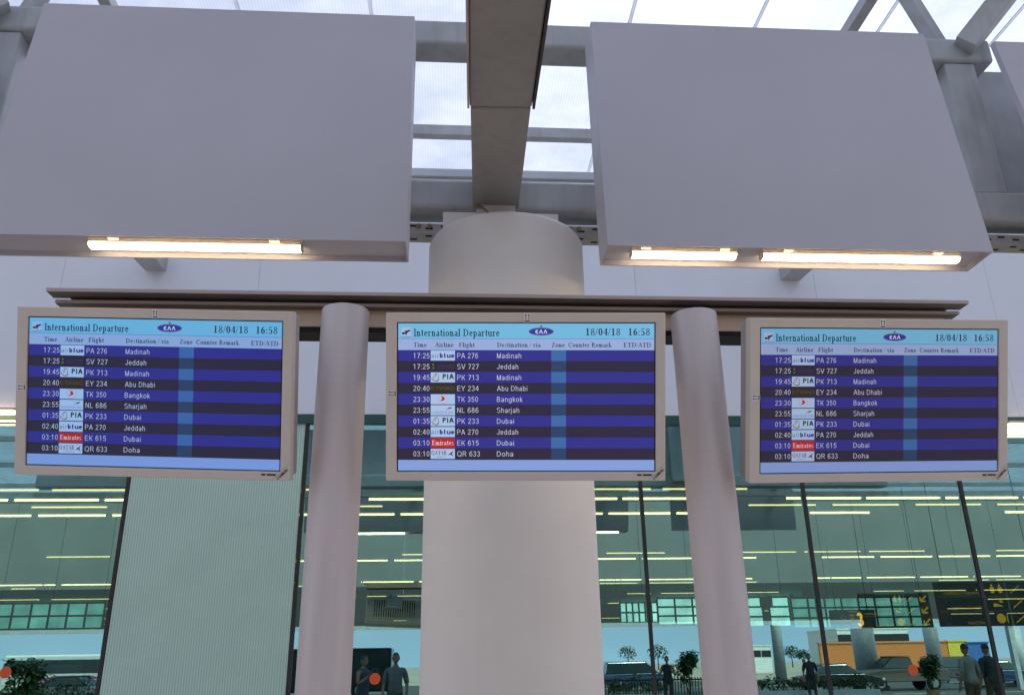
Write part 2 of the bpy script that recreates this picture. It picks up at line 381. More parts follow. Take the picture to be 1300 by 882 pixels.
def rooftube(name, label, p0, p1, wd, hd, m=M_steel, up=Vector((0, 0, 1)), group=None):
    bm = NEW(); bar(bm, p0, p1, wd, hd, up=up)
    return solid(name, label, 'steel beam', bm, m, p0, group, bevel=0.008)
p = at(131, 0, 8.0); q = at(1108, 0, 8.0)
for (px, lab) in ((130, 'grey roof rafter tube above the left white box, running front to back'), (1108, 'grey roof rafter tube above the right white box, running front to back')):
    d = ray(px, 0); pt = Vector((0, 0, EYE)) + d * ((8.05 - EYE) / d.z)
    rooftube('roof_rafter', lab, (pt.x, -13.9, 8.12), (pt.x, 10.5, 8.12), 0.12, 0.14, group='roof rafters')
for (x, lab) in ((-4.08, 'grey tie beam meeting the pale fascia below the left white box'), (4.76, 'grey tie beam meeting the pale fascia below the right white box')):
    rooftube('tie_beam', lab, (x * 0.93, 5.74, 6.08), (x, 10.555, 6.76), 0.28, 0.2, group='tie beams from truss to fascia')

# ------------------------------------------------------------------ truss with chords, posts and struts
CY0, CY1 = 5.35, 5.60
tr = thing('steel_truss', 'grey welded steel truss of two square chords running behind the white boxes', 'truss', (0.31, 5.47, 4.72))
bm = NEW(); box(bm, -7.6, 8.4, CY0, CY1, 4.71, 4.95); obj('lower_chord', bm, M_steel, tr, bevel=0.03, seg=3)
for a, b in ((-3.86, 4.42),):
    bm = NEW(); box(bm, a, b, CY0, CY1, 6.19, 6.42); obj('upper_chord', bm, M_steel, tr, bevel=0.03, seg=3)
for s in (-3.48, 4.13):
    bm = NEW(); box(bm, s - 0.13, s + 0.13, CY0 + 0.03, CY1 - 0.03, 4.952, 6.188); obj('post', bm, M_steel, tr, bevel=0.015)
    bm = NEW(); box(bm, s + (0.0 if s > 0 else -0.62), s + (0.62 if s > 0 else 0.0), CY1 + 0.003, CY1 + 0.12, 4.8, 6.30)
    obj('back_plate', bm, M_steel, tr, bevel=0.008)
    bm = NEW(); prism(bm, [(s - 0.2, 6.187), (s + 0.2, 6.187), (s + 0.132, 6.05), (s - 0.132, 6.05)], 'y', CY1 - 0.1, CY1 - 0.085); obj('gusset', bm, M_steel, tr)
up_ = Vector((0, -1, 0.3))
for (x, s, side) in ((4.16, 1, 'right'), (-3.5, -1, 'left')):
    p0 = Vector((x, 5.33, 6.30)); dirv = Vector((s * 0.78, -0.36, 0.93)).normalized()
    rooftube('roof_strut', 'thick grey diagonal strut rising outwards from the %s end of the truss to the roof' % side, p0, p0 + dirv * 2.25, 0.17, 0.2, up=up_, group='diagonal roof struts')
    p0 = Vector((x - s * 0.1, 5.46, 6.38)); dirv = Vector((-s * 0.36, -0.05, 0.93)).normalized()
    rooftube('roof_strut', 'thin grey strut leaning inwards from the %s end of the truss to the roof' % side, p0, p0 + dirv * 2.05, 0.09, 0.12, up=up_, group='diagonal roof struts')

# central rafter above the column
bm = NEW()
bar(bm, (0.28, 5.348, 4.90), (0.235, 3.85, 4.66), 0.335, 0.36)
raf = thing('centre_rafter', 'dark grey box rafter coming overhead from the top of the white column', 'steel beam', (0.28, 5.348, 4.72))
obj('end_segment', bm, M_rafter, raf, bevel=0.01)
bm = NEW(); bar(bm, (0.235, 3.845, 4.672), (0.12, -1.2, 3.82), 0.345, 0.36); obj('main_segment', bm, M_rafter, raf, bevel=0.01)
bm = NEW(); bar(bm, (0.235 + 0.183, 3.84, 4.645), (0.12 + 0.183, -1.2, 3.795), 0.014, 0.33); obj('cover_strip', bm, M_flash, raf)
bm = NEW(); bar(bm, (0.235 - 0.1795, 3.84, 4.655), (0.12 - 0.1795, -1.2, 3.803), 0.012, 0.36); obj('cover_strip', bm, M_pale_strip, raf)

# ------------------------------------------------------------------ white column
cx, cy, cr_ = 0.357, 5.45, 0.557
colm = thing('column', 'big round white column standing behind the middle departure screen', 'column', (cx, cy, 0))
bm = NEW(); N = 72; prof = [(cr_, 0.0), (cr_, 4.405), (cr_ - 0.012, 4.43), (0.001, 4.432)]
rings = [[bm.verts.new((cx + r * math.cos(2 * math.pi * i / N), cy + r * math.sin(2 * math.pi * i / N), z)) for i in range(N)] for r, z in prof]
for a, b in zip(rings[:-1], rings[1:]):
    for i in range(N):
        f = bm.faces.new((a[i], a[(i + 1) % N], b[(i + 1) % N], b[i])); f.smooth = a is rings[0]
obj('shaft', bm, M_column, colm)
bm = NEW(); box(bm, -0.1, 0.72, 5.22, 5.62, 4.435, 4.60); obj('cap_plate', bm, M_column, colm, bevel=0.006)
bm = NEW(); box(bm, 0.14, 0.42, 5.30, 5.6, 4.602, 4.712); obj('bearing_block', bm, M_column, colm, bevel=0.006)
bm = NEW(); random.seed(3)
for k in range(5):
    a = Vector((0.11, 5.20, 4.62)); pts = [a, a + Vector((0.03 + 0.012 * k, -0.01, 0.03 - 0.008 * k)), a + Vector((0.08 + 0.015 * k, 0.0, 0.01 - 0.02 * k))]
    for u, v in zip(pts[:-1], pts[1:]): cyl(bm, u, v, 0.005, n=6)
solid('rope_end', 'frayed twine end tied at the top of the white column', 'rope', bm, M_rope, (0.11, 5.2, 4.62))

# ------------------------------------------------------------------ white boxes under the truss
def white_box(label, x0, x1, xt0, xt1, ztop, y0=4.54, dp=0.285):
    yt, zb = y0 + 0.26, 4.0
    r = thing('sign_box', label, 'sign box', ((x0 + x1) / 2, y0, zb), 0, 'blank white boxes hung on the truss')
    bm = NEW()
    A = [(x0, y0, zb), (x1, y0, zb), (xt1, yt, ztop), (xt0, yt, ztop)]
    B = [(x0, y0 + dp, zb), (x1, y0 + dp, zb), (xt1, yt + dp, ztop), (xt0, yt + dp, ztop)]
    a = [bm.verts.new(c) for c in A]; b = [bm.verts.new(c) for c in B]
    bm.faces.new((a[0], a[1], a[2], a[3])); bm.faces.new((b[3], b[2], b[1], b[0]))
    bm.faces.new((a[1], b[1], b[2], a[2])); bm.faces.new((b[0], a[0], a[3], b[3])); bm.faces.new((a[3], a[2], b[2], b[3]))
    # lip and sunk underside
    t, dz = 0.012, 0.035
    ia = [bm.verts.new(c) for c in ((x0 + t, y0 + t, zb), (x1 - t, y0 + t, zb), (x1 - t, y0 + dp - t, zb), (x0 + t, y0 + dp - t, zb))]
    ua = [bm.verts.new((v.co.x, v.co.y + 0.004, zb + dz)) for v in ia]
    outer = [a[0], a[1], b[1], b[0]]
    for i in range(4):
        j = (i + 1) % 4
        bm.faces.new((outer[i], outer[j], ia[j], ia[i])); bm.faces.new((ia[i], ia[j], ua[j], ua[i]))
    bm.faces.new(ua)
    obj('casing', bm, M_white, r)
    for x in (x0 + 0.4, x1 - 0.4):
        for z in (4.80, 6.3 if ztop > 6.2 else 5.75):
            pass
        bm = NEW(); box(bm, x - 0.05, x + 0.05, y0 + dp + 0.11, CY0 - 0.002, 4.78, 4.88); obj('hanger', bm, M_steel, r)
    return r
white_box('large blank white box above the left departure screen, lit by one long tube', -2.86, -0.306, -2.88, -0.318, 5.945)
white_box('blank white box above the right departure screen, lit by a short and a long tube', 0.925, 3.40, 0.955, 3.46, 5.955)
white_box('blank white box cut off by the right edge of the picture, top corner only', 4.26, 6.76, 4.215, 6.72, 6.14, 4.80, 0.05)
white_box('blank white box beyond the left edge of the picture', -6.0, -3.46, -6.0, -3.46, 5.93)

M_tube = glow('warm_tube', (1.0, 0.76, 0.46), 14.0)
M_lampbody = mat('lamp_body', (0.66, 0.58, 0.46), 0.5, var=0.05)
def batten(label, xa, xb):
    y, z = 4.665, 4.035
    r = thing('tube_lamp', label, 'tube lamp', ((xa + xb) / 2, y, z), 0, 'tube lamps under the white boxes')
    bm = NEW(); box(bm, xa - 0.008, xb + 0.008, y - 0.045, y + 0.03, z - 0.03, z - 0.002); obj('lamp_body', bm, M_lampbody, r, bevel=0.004)
    bm = NEW()
    pts = [(y - 0.04, z - 0.031), (y - 0.042, z - 0.042), (y - 0.032, z - 0.052), (y - 0.006, z - 0.056), (y + 0.018, z - 0.052), (y + 0.028, z - 0.042), (y + 0.026, z - 0.031)]
    prism(bm, pts, 'x', xa, xb); obj('diffuser', bm, M_tube, r)
    bm = NEW()
    for e in (xa - 0.012, xb): prism(bm, [(a, b) for a, b in pts], 'x', e + 0.0005, e + 0.0115)
    obj('end_cap', bm, M_lampbody, r)
    for f in (0.12, 0.88):
        bm = NEW(); xm = xa + (xb - xa) * f; box(bm, xm - 0.03, xm + 0.03, y - 0.075, y - 0.046, z - 0.022, z - 0.004); obj('clip', bm, M_beam, r)
batten('long glowing tube lamp under the left white box', -2.205, -0.955)
batten('short glowing tube lamp under the left half of the right white box', 1.10, 1.762)
batten('long glowing tube lamp under the right half of the right white box', 1.94, 3.228)

# cable tray under the lower chord
ct = thing('cable_tray', 'slotted grey cable tray running under the lower chord of the truss', 'cable tray', (0.31, 5.5, 4.5))
bm = NEW(); box(bm, -7.6, 8.4, 5.44, 5.446, 4.545, 4.625); box(bm, -7.6, 8.4, 5.446, 5.58, 4.545, 4.551); box(bm, -7.6, 8.4, 5.58, 5.586, 4.545, 4.625)
obj('channel', bm, M_tray, ct)
bm = NEW()
for k in range(140):
    x = -7.4 + k * 0.112; box(bm, x, x + 0.055, 5.4385, 5.4398, 4.575 + 0.02 * (k % 2), 4.59 + 0.02 * (k % 2))
    box(bm, x, x + 0.05, 5.47 + 0.05 * (k % 2), 5.495 + 0.05 * (k % 2), 4.5430, 4.5442)
obj('slot', bm, M_black, ct); ct.children[-1]['kind'] = 'stuff'
for x in (-0.28, -0.20, -0.05, 0.03, 0.84, 0.90):
    bm = NEW(); cyl(bm, (x, 5.4405, 4.60), (x, 5.425, 4.60), 0.018, n=10); obj('bolt', bm, M_rope, ct)
for x in (-2.4, -0.5, 1.1, 3.1):
    bm = NEW(); box(bm, x - 0.02, x + 0.02, 5.50, 5.52, 4.551, 4.708); obj('hanger', bm, M_tray, ct)

# ------------------------------------------------------------------ beam and the two round posts
bmx0, bmx1 = -1.735, 2.365
bt = thing('support_beam', 'long brown metal beam with projecting top flanges that carries the three departure screens', 'beam', (0.31, 3.66, 3.05))
bm = NEW(); box(bm, bmx0, bmx1, 3.60, 3.74, 3.058, 3.180); obj('web', bm, M_beam, bt)
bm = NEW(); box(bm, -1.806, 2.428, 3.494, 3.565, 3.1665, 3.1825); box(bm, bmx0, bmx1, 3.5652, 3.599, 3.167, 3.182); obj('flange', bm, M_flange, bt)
bm = NEW(); box(bm, -1.806, 2.428, 3.489, 3.4935, 3.1665, 3.1825); obj('skylit_edge', bm, M_pale_strip, bt)  # paler strip puts the sky light on the flange's front edge into colour
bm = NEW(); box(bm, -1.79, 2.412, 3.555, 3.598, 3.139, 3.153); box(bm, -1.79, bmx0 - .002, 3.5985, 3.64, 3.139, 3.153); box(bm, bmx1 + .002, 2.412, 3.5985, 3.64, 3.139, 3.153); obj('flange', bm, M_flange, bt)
bm = NEW(); box(bm, -1.79, 2.412, 3.550, 3.5545, 3.139, 3.153); obj('skylit_edge', bm, M_pale_strip, bt)
bm = NEW(); box(bm, bmx0 + 0.01, bmx1 - 0.01, 3.61, 3.73, 3.034, 3.0575); obj('shaded_recess', bm, M_black, bt)  # shade of the bottom flange recess, put in as a black strip
PY_ = 3.49
for (x, lab) in ((-0.494, 'round metal post between the left and middle departure screens'), (1.09, 'round metal post between the middle and right departure screens')):
    t = thing('metal_post', lab, 'post', (x, PY_, 0), 0, 'round metal posts under the beam')
    bm = NEW(); cyl(bm, (x, PY_, 0.021), (x, PY_, 3.085), 0.105, n=64); obj('tube', bm, M_post, t, bevel=0.002)
    bm = NEW(); cyl(bm, (x, PY_, 0.001), (x, PY_, 0.02), 0.19, n=40); obj('base_plate', bm, M_post, t)

# ------------------------------------------------------------------ lettering
_tc = {}
def face_polys(s, bold=0.0):
    key = (s, bold)
    if key not in _tc:
        c = bpy.data.curves.new('lettering', 'FONT'); c.body = s; c.resolution_u = 3; c.offset = bold
        o = bpy.data.objects.new('lettering', c); COL.objects.link(o)
        bpy.context.view_layer.update()
        dg = bpy.context.evaluated_depsgraph_get()
        me = bpy.data.meshes.new_from_object(o.evaluated_get(dg))
        vs = [v.co.copy() for v in me.vertices]; fs = [list(p.vertices) for p in me.polygons]
        bpy.data.objects.remove(o); bpy.data.curves.remove(c); bpy.data.meshes.remove(me)
        _tc[key] = (vs, fs)
    return _tc[key]
CAPH = 0.70                                      # cap height of the built-in face at size 1 (measured below)
_v, _f = face_polys('H'); CAPH = max(v.y for v in _v)
def plain(bm, s, x, z, h, width=None, y=0.0, mi=0, bold=0.0, right=False):
    vs, fs = face_polys(s, bold); k = h / CAPH
    x0 = min(v.x for v in vs); x1 = max(v.x for v in vs)
    kx = (width / (x1 - x0)) if width else k
    ox = x - (x1 - x0) * kx if right else x
    nv = [bm.verts.new((ox + (v.x - x0) * kx, y, z + v.y * k)) for v in vs]
    for f in fs:
        try: bm.faces.new([nv[i] for i in f]).material_index = mi
        except ValueError: pass

T_, t_ = 0.165, 0.08                            # thick and thin strokes of the roman letters, cap height 1
XH = 0.67
def g_stem(x, y0, y1, w=None):
    w = w or T_; return [[(x - w / 2, y0), (x + w / 2, y0), (x + w / 2, y1), (x - w / 2, y1)]]
def g_hor(x0, x1, y, w=None):
    w = w or t_; return [[(x0, y), (x1, y), (x1, y + w), (x0, y + w)]]
def g_dia(x0, y0, x1, y1, w):
    return [[(x0 - w / 2, y0), (x0 + w / 2, y0), (x1 + w / 2, y1), (x1 - w / 2, y1)]]
def g_ring(cx, cy, rx, ry, a0=0, a1=360, n=18, T=None, t=None):
    T = T or T_; t = t or t_; out = []
    for i in range(n):
        p = [rad(a0 + (a1 - a0) * j / n) for j in (i, i + 1)]
        out.append([(cx + rx * math.cos(p[0]), cy + ry * math.sin(p[0])), (cx + rx * math.cos(p[1]), cy + ry * math.sin(p[1])),
                    (cx + (rx - T) * math.cos(p[1]), cy + (ry - t) * math.sin(p[1])), (cx + (rx - T) * math.cos(p[0]), cy + (ry - t) * math.sin(p[0]))])
    return out
def g_fullstem(x, y0, y1, bot=True, top=True, s=0.1):
    o = g_stem(x, y0, y1)
    if bot: o += g_hor(x - T_ / 2 - s, x + T_ / 2 + s, y0)
    if top: o += g_hor(x - T_ / 2 - s, x + T_ / 2 + s, y1 - t_)
    return o
def g_flag(x, y): return [[(x - T_ / 2 - 0.11, y - 0.09), (x - T_ / 2, y - 0.12), (x - T_ / 2, y), (x - T_ / 2 - 0.02, y)]]
def g_low(x, h=XH, bot=True): return g_fullstem(x, 0, h, bot, False, 0.085) + g_flag(x, h)
def glyph(c):
    X = XH
    if c == 'I': return g_fullstem(.18, 0, 1), .36
    if c == 'n': return g_low(.16) + g_ring(.335, X - .3, .19, .3, 0, 150, 10) + g_fullstem(.457, 0, X - .28, True, False, .085), .63
    if c == 'm': return g_low(.16) + g_ring(.32, X - .3, .175, .3, 0, 150, 10) + g_fullstem(.43, 0, X - .28, True, False, .08) + g_ring(.59, X - .3, .175, .3, 0, 150, 10) + g_fullstem(.70, 0, X - .28, True, False, .08), .88
    if c == 'h': return g_fullstem(.16, 0, 1.02, True, False, .085) + g_flag(.16, 1.02) + g_ring(.335, X - .3, .19, .3, 0, 150, 10) + g_fullstem(.457, 0, X - .28, True, False, .085), .63
    if c == 't': return g_stem(.19, .12, .86) + g_hor(.04, .38, X - .06) + g_ring(.31, .14, .19, .15, 180, 300, 6), .40
    if c == 'e': return g_ring(.28, X / 2, .24, X / 2 + .01, 0, 325, 18) + g_hor(.1, .5, X / 2 + .03), .56
    if c == 'r': return g_low(.16) + g_ring(.36, X - .17, .15, .17, 60, 150, 5) + g_ring(.37, X - .08, .07, .07, 0, 360, 8, .069, .069), .47
    if c == 'a': return g_stem(.40, .06, X - .16) + g_ring(.26, X - .2, .205, .2, 0, 165, 8) + g_ring(.235, .175, .195, .185, 60, 330, 12) + g_hor(.38, .54, 0), .56
    if c == 'i': return g_low(.16) + g_ring(.155, .92, .085, .085, 0, 360, 8, .084, .084), .33
    if c == 'o': return g_ring(.30, X / 2, .27, X / 2 + .012), .61
    if c == 'l': return g_fullstem(.16, 0, 1.02, True, False, .085) + g_flag(.16, 1.02), .33
    if c == 'D': return g_fullstem(.19, 0, 1) + g_ring(.33, .5, .46, .5, -90, 90, 14) + g_hor(.1, .36, 0) + g_hor(.1, .36, 1 - t_), .86
    if c == 'p': return g_low(.16, X, False) + g_fullstem(.16, -.3, 0, True, False, .085) + g_ring(.30, X / 2, .25, X / 2 + .012, -150, 150, 14), .62
    if c == 'u': return g_fullstem(.13, .2, X, False, False) + g_flag(.13, X) + g_ring(.28, .25, .215, .262, 180, 330, 9) + g_fullstem(.45, 0, X, False, False) + g_flag(.45, X) + g_hor(.45, .60, 0), .63
    if c == 's': return g_ring(.22, X * .74, .17, X * .27, 40, 270, 10, .11) + g_ring(.22, X * .25, .19, X * .265, -150, 90, 10, .11), .45
    if c == 'g': return g_ring(.25, X - .22, .2, .23) + g_ring(.25, -.1, .23, .19) + g_hor(.38, .56, X - .07) + g_ring(.2, .1, .12, .13, 100, 260, 5), .57
    if c == 'v': return g_dia(.10, X, .28, 0, .15) + g_dia(.28, 0, .46, X, .06) + g_hor(0, .24, X - .05) + g_hor(.36, .56, X - .05), .56
    if c == 'd': return g_fullstem(.44, 0, 1.02, False, False) + g_flag(.44, 1.02) + g_hor(.44, .58, 0) + g_ring(.28, X / 2, .25, X / 2 + .012, 30, 330, 14), .62
    if c == 'k': return g_fullstem(.16, 0, 1.02, True, False, .085) + g_flag(.16, 1.02) + g_dia(.2, .28, .46, X, .06) + g_dia(.26, .36, .5, 0, .15) + g_hor(.38, .62, 0), .62
    if c == 'T': return g_fullstem(.38, 0, 1, True, False) + g_hor(.04, .72, 1 - t_) + g_stem(.07, .74, 1, .06) + g_stem(.69, .74, 1, .06), .76
    if c == 'A': return g_dia(.08, 0, .36, 1, .06) + g_dia(.66, 0, .38, 1, .16) + g_hor(.2, .56, .33) + g_hor(-.02, .2, 0) + g_hor(.52, .8, 0), .78
    if c == 'F': return g_fullstem(.19, 0, 1) + g_hor(.19, .62, 1 - t_) + g_stem(.6, .74, 1, .06) + g_hor(.19, .48, .48) + g_stem(.46, .38, .62, .05), .68
    if c == 'E': return g_fullstem(.19, 0, 1) + g_hor(.19, .64, 1 - t_) + g_stem(.62, .76, 1, .06) + g_hor(.19, .48, .48) + g_stem(.46, .38, .62, .05) + g_hor(.19, .68, 0) + g_stem(.66, 0, .26, .06), .74
    if c == 'Z': return g_hor(.06, .66, 1 - t_) + g_hor(.04, .68, 0) + g_dia(.13, .03, .58, .97, .16) + g_stem(.09, .76, 1, .05) + g_stem(.66, 0, .26, .05), .74
    if c == 'C': return g_ring(.42, .5, .38, .515, 38, 322, 18) + g_stem(.74, .7, .98, .05), .80
    if c == 'R': return g_fullstem(.19, 0, 1) + g_ring(.36, .74, .27, .26, -90, 90, 10) + g_hor(.1, .38, 1 - t_) + g_hor(.1, .38, .48) + g_dia(.66, 0, .36, .5, .15) + g_hor(.58, .82, 0), .80
    if c == 'Q': return g_ring(.44, .5, .40, .515) + g_dia(.82, -.22, .42, .02, .14), .90
    if c == '/': return g_dia(.0, -.05, .28, 1.02, .06), .30
    if c == ':': return g_ring(.14, .08, .08, .08, 0, 360, 8, .079, .079) + g_ring(.14, .56, .08, .08, 0, 360, 8, .079, .079), .30
    if c == '1': return g_fullstem(.28, 0, 1, True, False, .12) + g_flag(.28, 1), .56
    if c == '8': return g_ring(.28, .75, .2, .25, T=.10) + g_ring(.28, .265, .235, .277, T=.11), .56
    if c == '0': return g_ring(.28, .5, .245, .51), .56
    if c == '4': return g_stem(.38, 0, 1) + g_dia(.06, .28, .36, .98, .06) + g_hor(.03, .54, .26, .08), .56
    if c == '6': return g_ring(.29, .32, .235, .33) + g_ring(.5, .36, .45, .66, 100, 180, 8), .56
    if c == '5': return g_hor(.16, .48, 1 - .1, .1) + g_dia(.12, .52, .17, .98, .06) + g_ring(.22, .31, .28, .32, -140, 110, 12), .56
    return [], .30
def roman(bm, s, x, z, h, width=None, y=0.0, mi=0, right=False):
    pen = 0; polys = []
    for c in s:
        g, a = glyph(c)
        polys += [[(p + pen, q) for p, q in poly] for poly in g]; pen += a + .03
    pen -= .03; kx = width / pen if width else h
    ox = x - pen * kx if right else x
    for poly in polys:
        try: bm.faces.new([bm.verts.new((ox + p * kx, y, z + q * h)) for p, q in poly]).material_index = mi
        except ValueError: pass

# a plain grotesque drawn with even strokes
def gro(c, w):
    X = .72
    def V(x, a, b): return [[(x, a), (x + w, a), (x + w, b), (x, b)]]
    def H(x0, x1, y): return [[(x0, y), (x1, y), (x1, y + w), (x0, y + w)]]
    def R(cx, cy, rx, ry, a0=0, a1=360, n=20): return g_ring(cx, cy, rx, ry, a0, a1, n, w, w)
    def D(x0, y0, x1, y1, q=1.15): return [[(x0, y0), (x0 + w * q, y0), (x1 + w * q, y1), (x1, y1)]]
    if c == ' ': return [], .30
    if c == ':': return V(.08, 0, w) + V(.08, X - w, X), .26 + w * .2
    if c == '0': return R(.31, .5, .26, .515), .62
    if c == '1': return V(.27, 0, 1) + [[(.08, .70), (.27, .86), (.27, 1), (.08, .82)]], .62
    if c == '2': return R(.31, .72, .25, .29, -25, 170, 12) + D(.05, w, .43, .62) + H(.05, .57, 0), .62
    if c == '3': return R(.29, .745, .23, .27, -90, 165, 13) + R(.29, .28, .26, .295, -165, 90, 14), .62
    if c == '4': return V(.39, 0, 1) + H(.03, .6, .23) + D(.03, .30, .36, 1, 1.2), .62
    if c == '5': return R(.29, .325, .27, .34, -155, 130, 15) + H(.12, .55, 1 - w) + D(.06, .47, .12, 1 - w / 2), .62
    if c == '6': return R(.31, .32, .26, .335) + R(.40, .55, .35, .465, 75, 190, 9) + R(.34, .76, .23, .255, 20, 100, 5), .62
    if c == '7': return H(.05, .57, 1 - w) + D(.16, 0, .45, 1 - w), .62
    if c == '8': return R(.31, .745, .22, .27) + R(.31, .28, .26, .295), .62
    if c == '9': return R(.31, .68, .26, .335) + R(.22, .45, .35, .465, -105, 10, 9) + R(.28, .24, .23, .255, 200, 280, 5), .62
    if c == 'A': return D(.0, 0, .30, 1) + D(.62, 0, .32, 1) + H(.18, .56, .28), .76
    if c == 'B': return V(.08, 0, 1) + H(.08, .4, 0) + H(.08, .4, 1 - w) + H(.08, .42, .47) + R(.38, .765, .25, .245, -90, 90, 10) + R(.40, .275, .28, .275, -90, 90, 10), .74
    if c == 'C': return R(.44, .5, .39, .515, 40, 320, 20), .80
    if c == 'D': return V(.08, 0, 1) + H(.08, .36, 0) + H(.08, .36, 1 - w) + R(.34, .5, .40, .5, -90, 90, 14), .80
    if c == 'E': return V(.08, 0, 1) + H(.08, .66, 0) + H(.08, .64, 1 - w) + H(.08, .60, .47), .72
    if c == 'F': return V(.08, 0, 1) + H(.08, .62, 1 - w) + H(.08, .54, .46), .66
    if c == 'H': return V(.08, 0, 1) + V(.58, 0, 1) + H(.08, .6, .47), .76
    if c == 'I': return V(.09, 0, 1), .20 + w
    if c == 'J': return V(.40, .28, 1) + R(.27, .27, .23 + w * .0, .285, 180, 360, 10), .58
    if c == 'K': return V(.08, 0, 1) + D(.13, .36, .57, 1) + D(.56, 0, .26, .56), .74
    if c == 'L': return V(.08, 0, 1) + H(.08, .58, 0), .62
    if c == 'M': return V(.08, 0, 1) + V(.70, 0, 1) + D(.36, 0, .08, 1) + D(.41, 0, .69, 1), .88
    if c == 'N': return V(.08, 0, 1) + V(.58, 0, 1) + D(.56, 0, .08, 1), .76
    if c == 'O': return R(.44, .5, .40, .515), .88
    if c == 'P': return V(.08, 0, 1) + H(.08, .42, 1 - w) + H(.08, .42, .42) + R(.40, .72, .29, .29, -90, 90, 11), .74
    if c == 'Q': return R(.44, .5, .40, .515) + D(.70, -.08, .50, .24), .88
    if c == 'R': return V(.08, 0, 1) + H(.08, .44, 1 - w) + H(.08, .44, .45) + R(.42, .735, .29, .275, -90, 90, 11) + D(.62, 0, .40, .46), .80
    if c == 'S': return R(.37, .745, .30, .27, 25, 255, 14) + R(.37, .275, .32, .29, -155, 80, 14), .74
    if c == 'T': return V(.30, 0, 1) + H(.02, .68, 1 - w), .70
    if c == 'U': return V(.08, .3, 1) + V(.58, .3, 1) + R(.37 - w * .0, .33, .29 + w * .02, .345, 180, 360, 12), .76
    if c == 'V': return D(.30, 0, .0, 1) + D(.32, 0, .62, 1), .74
    if c == 'W': return D(.20, 0, .0, 1) + D(.22, 0, .44, 1) + D(.66, 0, .46, 1) + D(.68, 0, .90, 1), 1.02
    if c == 'Y': return V(.31, 0, .46) + D(.30, .42, .0, 1) + D(.31, .42, .62, 1), .74
    if c == 'a': return V(.42, .02, X - .2) + R(.29, X - .22, .24, .235, 0, 160, 9) + R(.27, .20, .22, .215, 0, 360, 14), .60
    if c == 'b': return V(.07, 0, 1) + R(.31, X / 2, .25, X / 2 + .012), .62
    if c == 'c': return R(.30, X / 2, .26, X / 2 + .012, 42, 318, 16), .54
    if c == 'd': return V(.46, 0, 1) + R(.31, X / 2, .26, X / 2 + .012), .64
    if c == 'e': return R(.31, X / 2, .27, X / 2 + .012, 0, 322, 18) + H(.08, .56, X / 2 - w * .4), .62
    if c == 'g': return V(.46, .05, X) + R(.31, X / 2, .26, X / 2 + .012) + R(.31, .0, .26, .27, 190, 360, 10), .64
    if c == 'h': return V(.07, 0, 1) + V(.45, 0, X - .24) + R(.315, X - .25, .245, .265, 0, 160, 9), .62
    if c == 'i': return V(.07, 0, X) + V(.07, 1 - w, 1), .17 + w
    if c == 'j': return V(.07, -.15, X) + V(.07, 1 - w, 1) + R(-.02, -.12, .09 + w, .17, 270, 360, 5), .17 + w
    if c == 'k': return V(.07, 0, 1) + D(.10, .26, .38, X) + D(.40, 0, .20, .44), .54
    if c == 'l': return V(.07, 0, 1), .17 + w
    if c == 'n': return V(.07, 0, X) + V(.45, 0, X - .24) + R(.315, X - .25, .245, .265, 0, 160, 9), .62
    if c == 'o': return R(.31, X / 2, .27, X / 2 + .012), .62
    if c == 'r': return V(.07, 0, X) + R(.33, X - .2, .2, .21, 75, 170, 6), .38
    if c == 's': return R(.27, X * .74, .21, X * .275, 25, 255, 10) + R(.27, X * .265, .23, X * .28, -155, 80, 10), .54
    if c == 't': return V(.12, .1, .92) + H(.0, .32, X - w) + R(.28, .15, .16, .16, 180, 280, 5), .34
    if c == 'u': return V(.07, .24, X) + V(.45, 0, X) + R(.31, .25, .24, .262, 180, 345, 10), .62
    return [], .4
def sans(bm, s, x, z, h, width=None, y=0.0, mi=0, bold=0.0, right=False):
    w_ = .103 if not bold else .21
    pen = 0; polys = []
    for c in s:
        g, a = gro(c, w_); polys += [[(p + pen, q) for p, q in poly_] for poly_ in g]; pen += a + .06 - (.02 if bold else 0)
    x0 = min(p for q in polys for p, _ in q); x1 = max(p for q in polys for p, _ in q)
    kx = width / (x1 - x0) if width else h; ox = x - (x1 - x0) * kx if right else x
    for q in polys:
        try: bm.faces.new([bm.verts.new((ox + (a - x0) * kx, y, z + b * h)) for a, b in q]).material_index = mi
        except ValueError: pass

# ------------------------------------------------------------------ departure screens
MW, MH = 1.122, 0.674
SX0, SX1, SZ0, SZ1 = -0.5135, 0.5180, -0.2970, 0.2945
def su(u): return SX0 + (SX1 - SX0) * u
def sv(v): return SZ1 - (SZ1 - SZ0) * v
def pu(px): return su((px - 140) / 1040.0)       # columns measured on the enlarged middle screen
def pv(py): return sv((py - 130) / 588.0)
SY = 0.007
def rect(bm, xa, xb, za, zb, y, mi=0):
    bm.faces.new([bm.verts.new(c) for c in ((xa, y, za), (xb, y, za), (xb, y, zb), (xa, y, zb))]).material_index = mi
def poly(bm, pts, y, mi=0):
    bm.faces.new([bm.verts.new((a, y, b)) for a, b in pts]).material_index = mi
def line(bm, pts, wd, y, mi=0):
    for (xa, za), (xb, zb) in zip(pts[:-1], pts[1:]):
        d = Vector((xb - xa, zb - za)); L = d.length
        if L < 1e-6: continue
        n_ = Vector((-d.y, d.x)) / L * wd / 2
        poly(bm, [(xa - n_.x, za - n_.y), (xb - n_.x, zb - n_.y), (xb + n_.x, zb + n_.y), (xa + n_.x, za + n_.y)], y, mi)

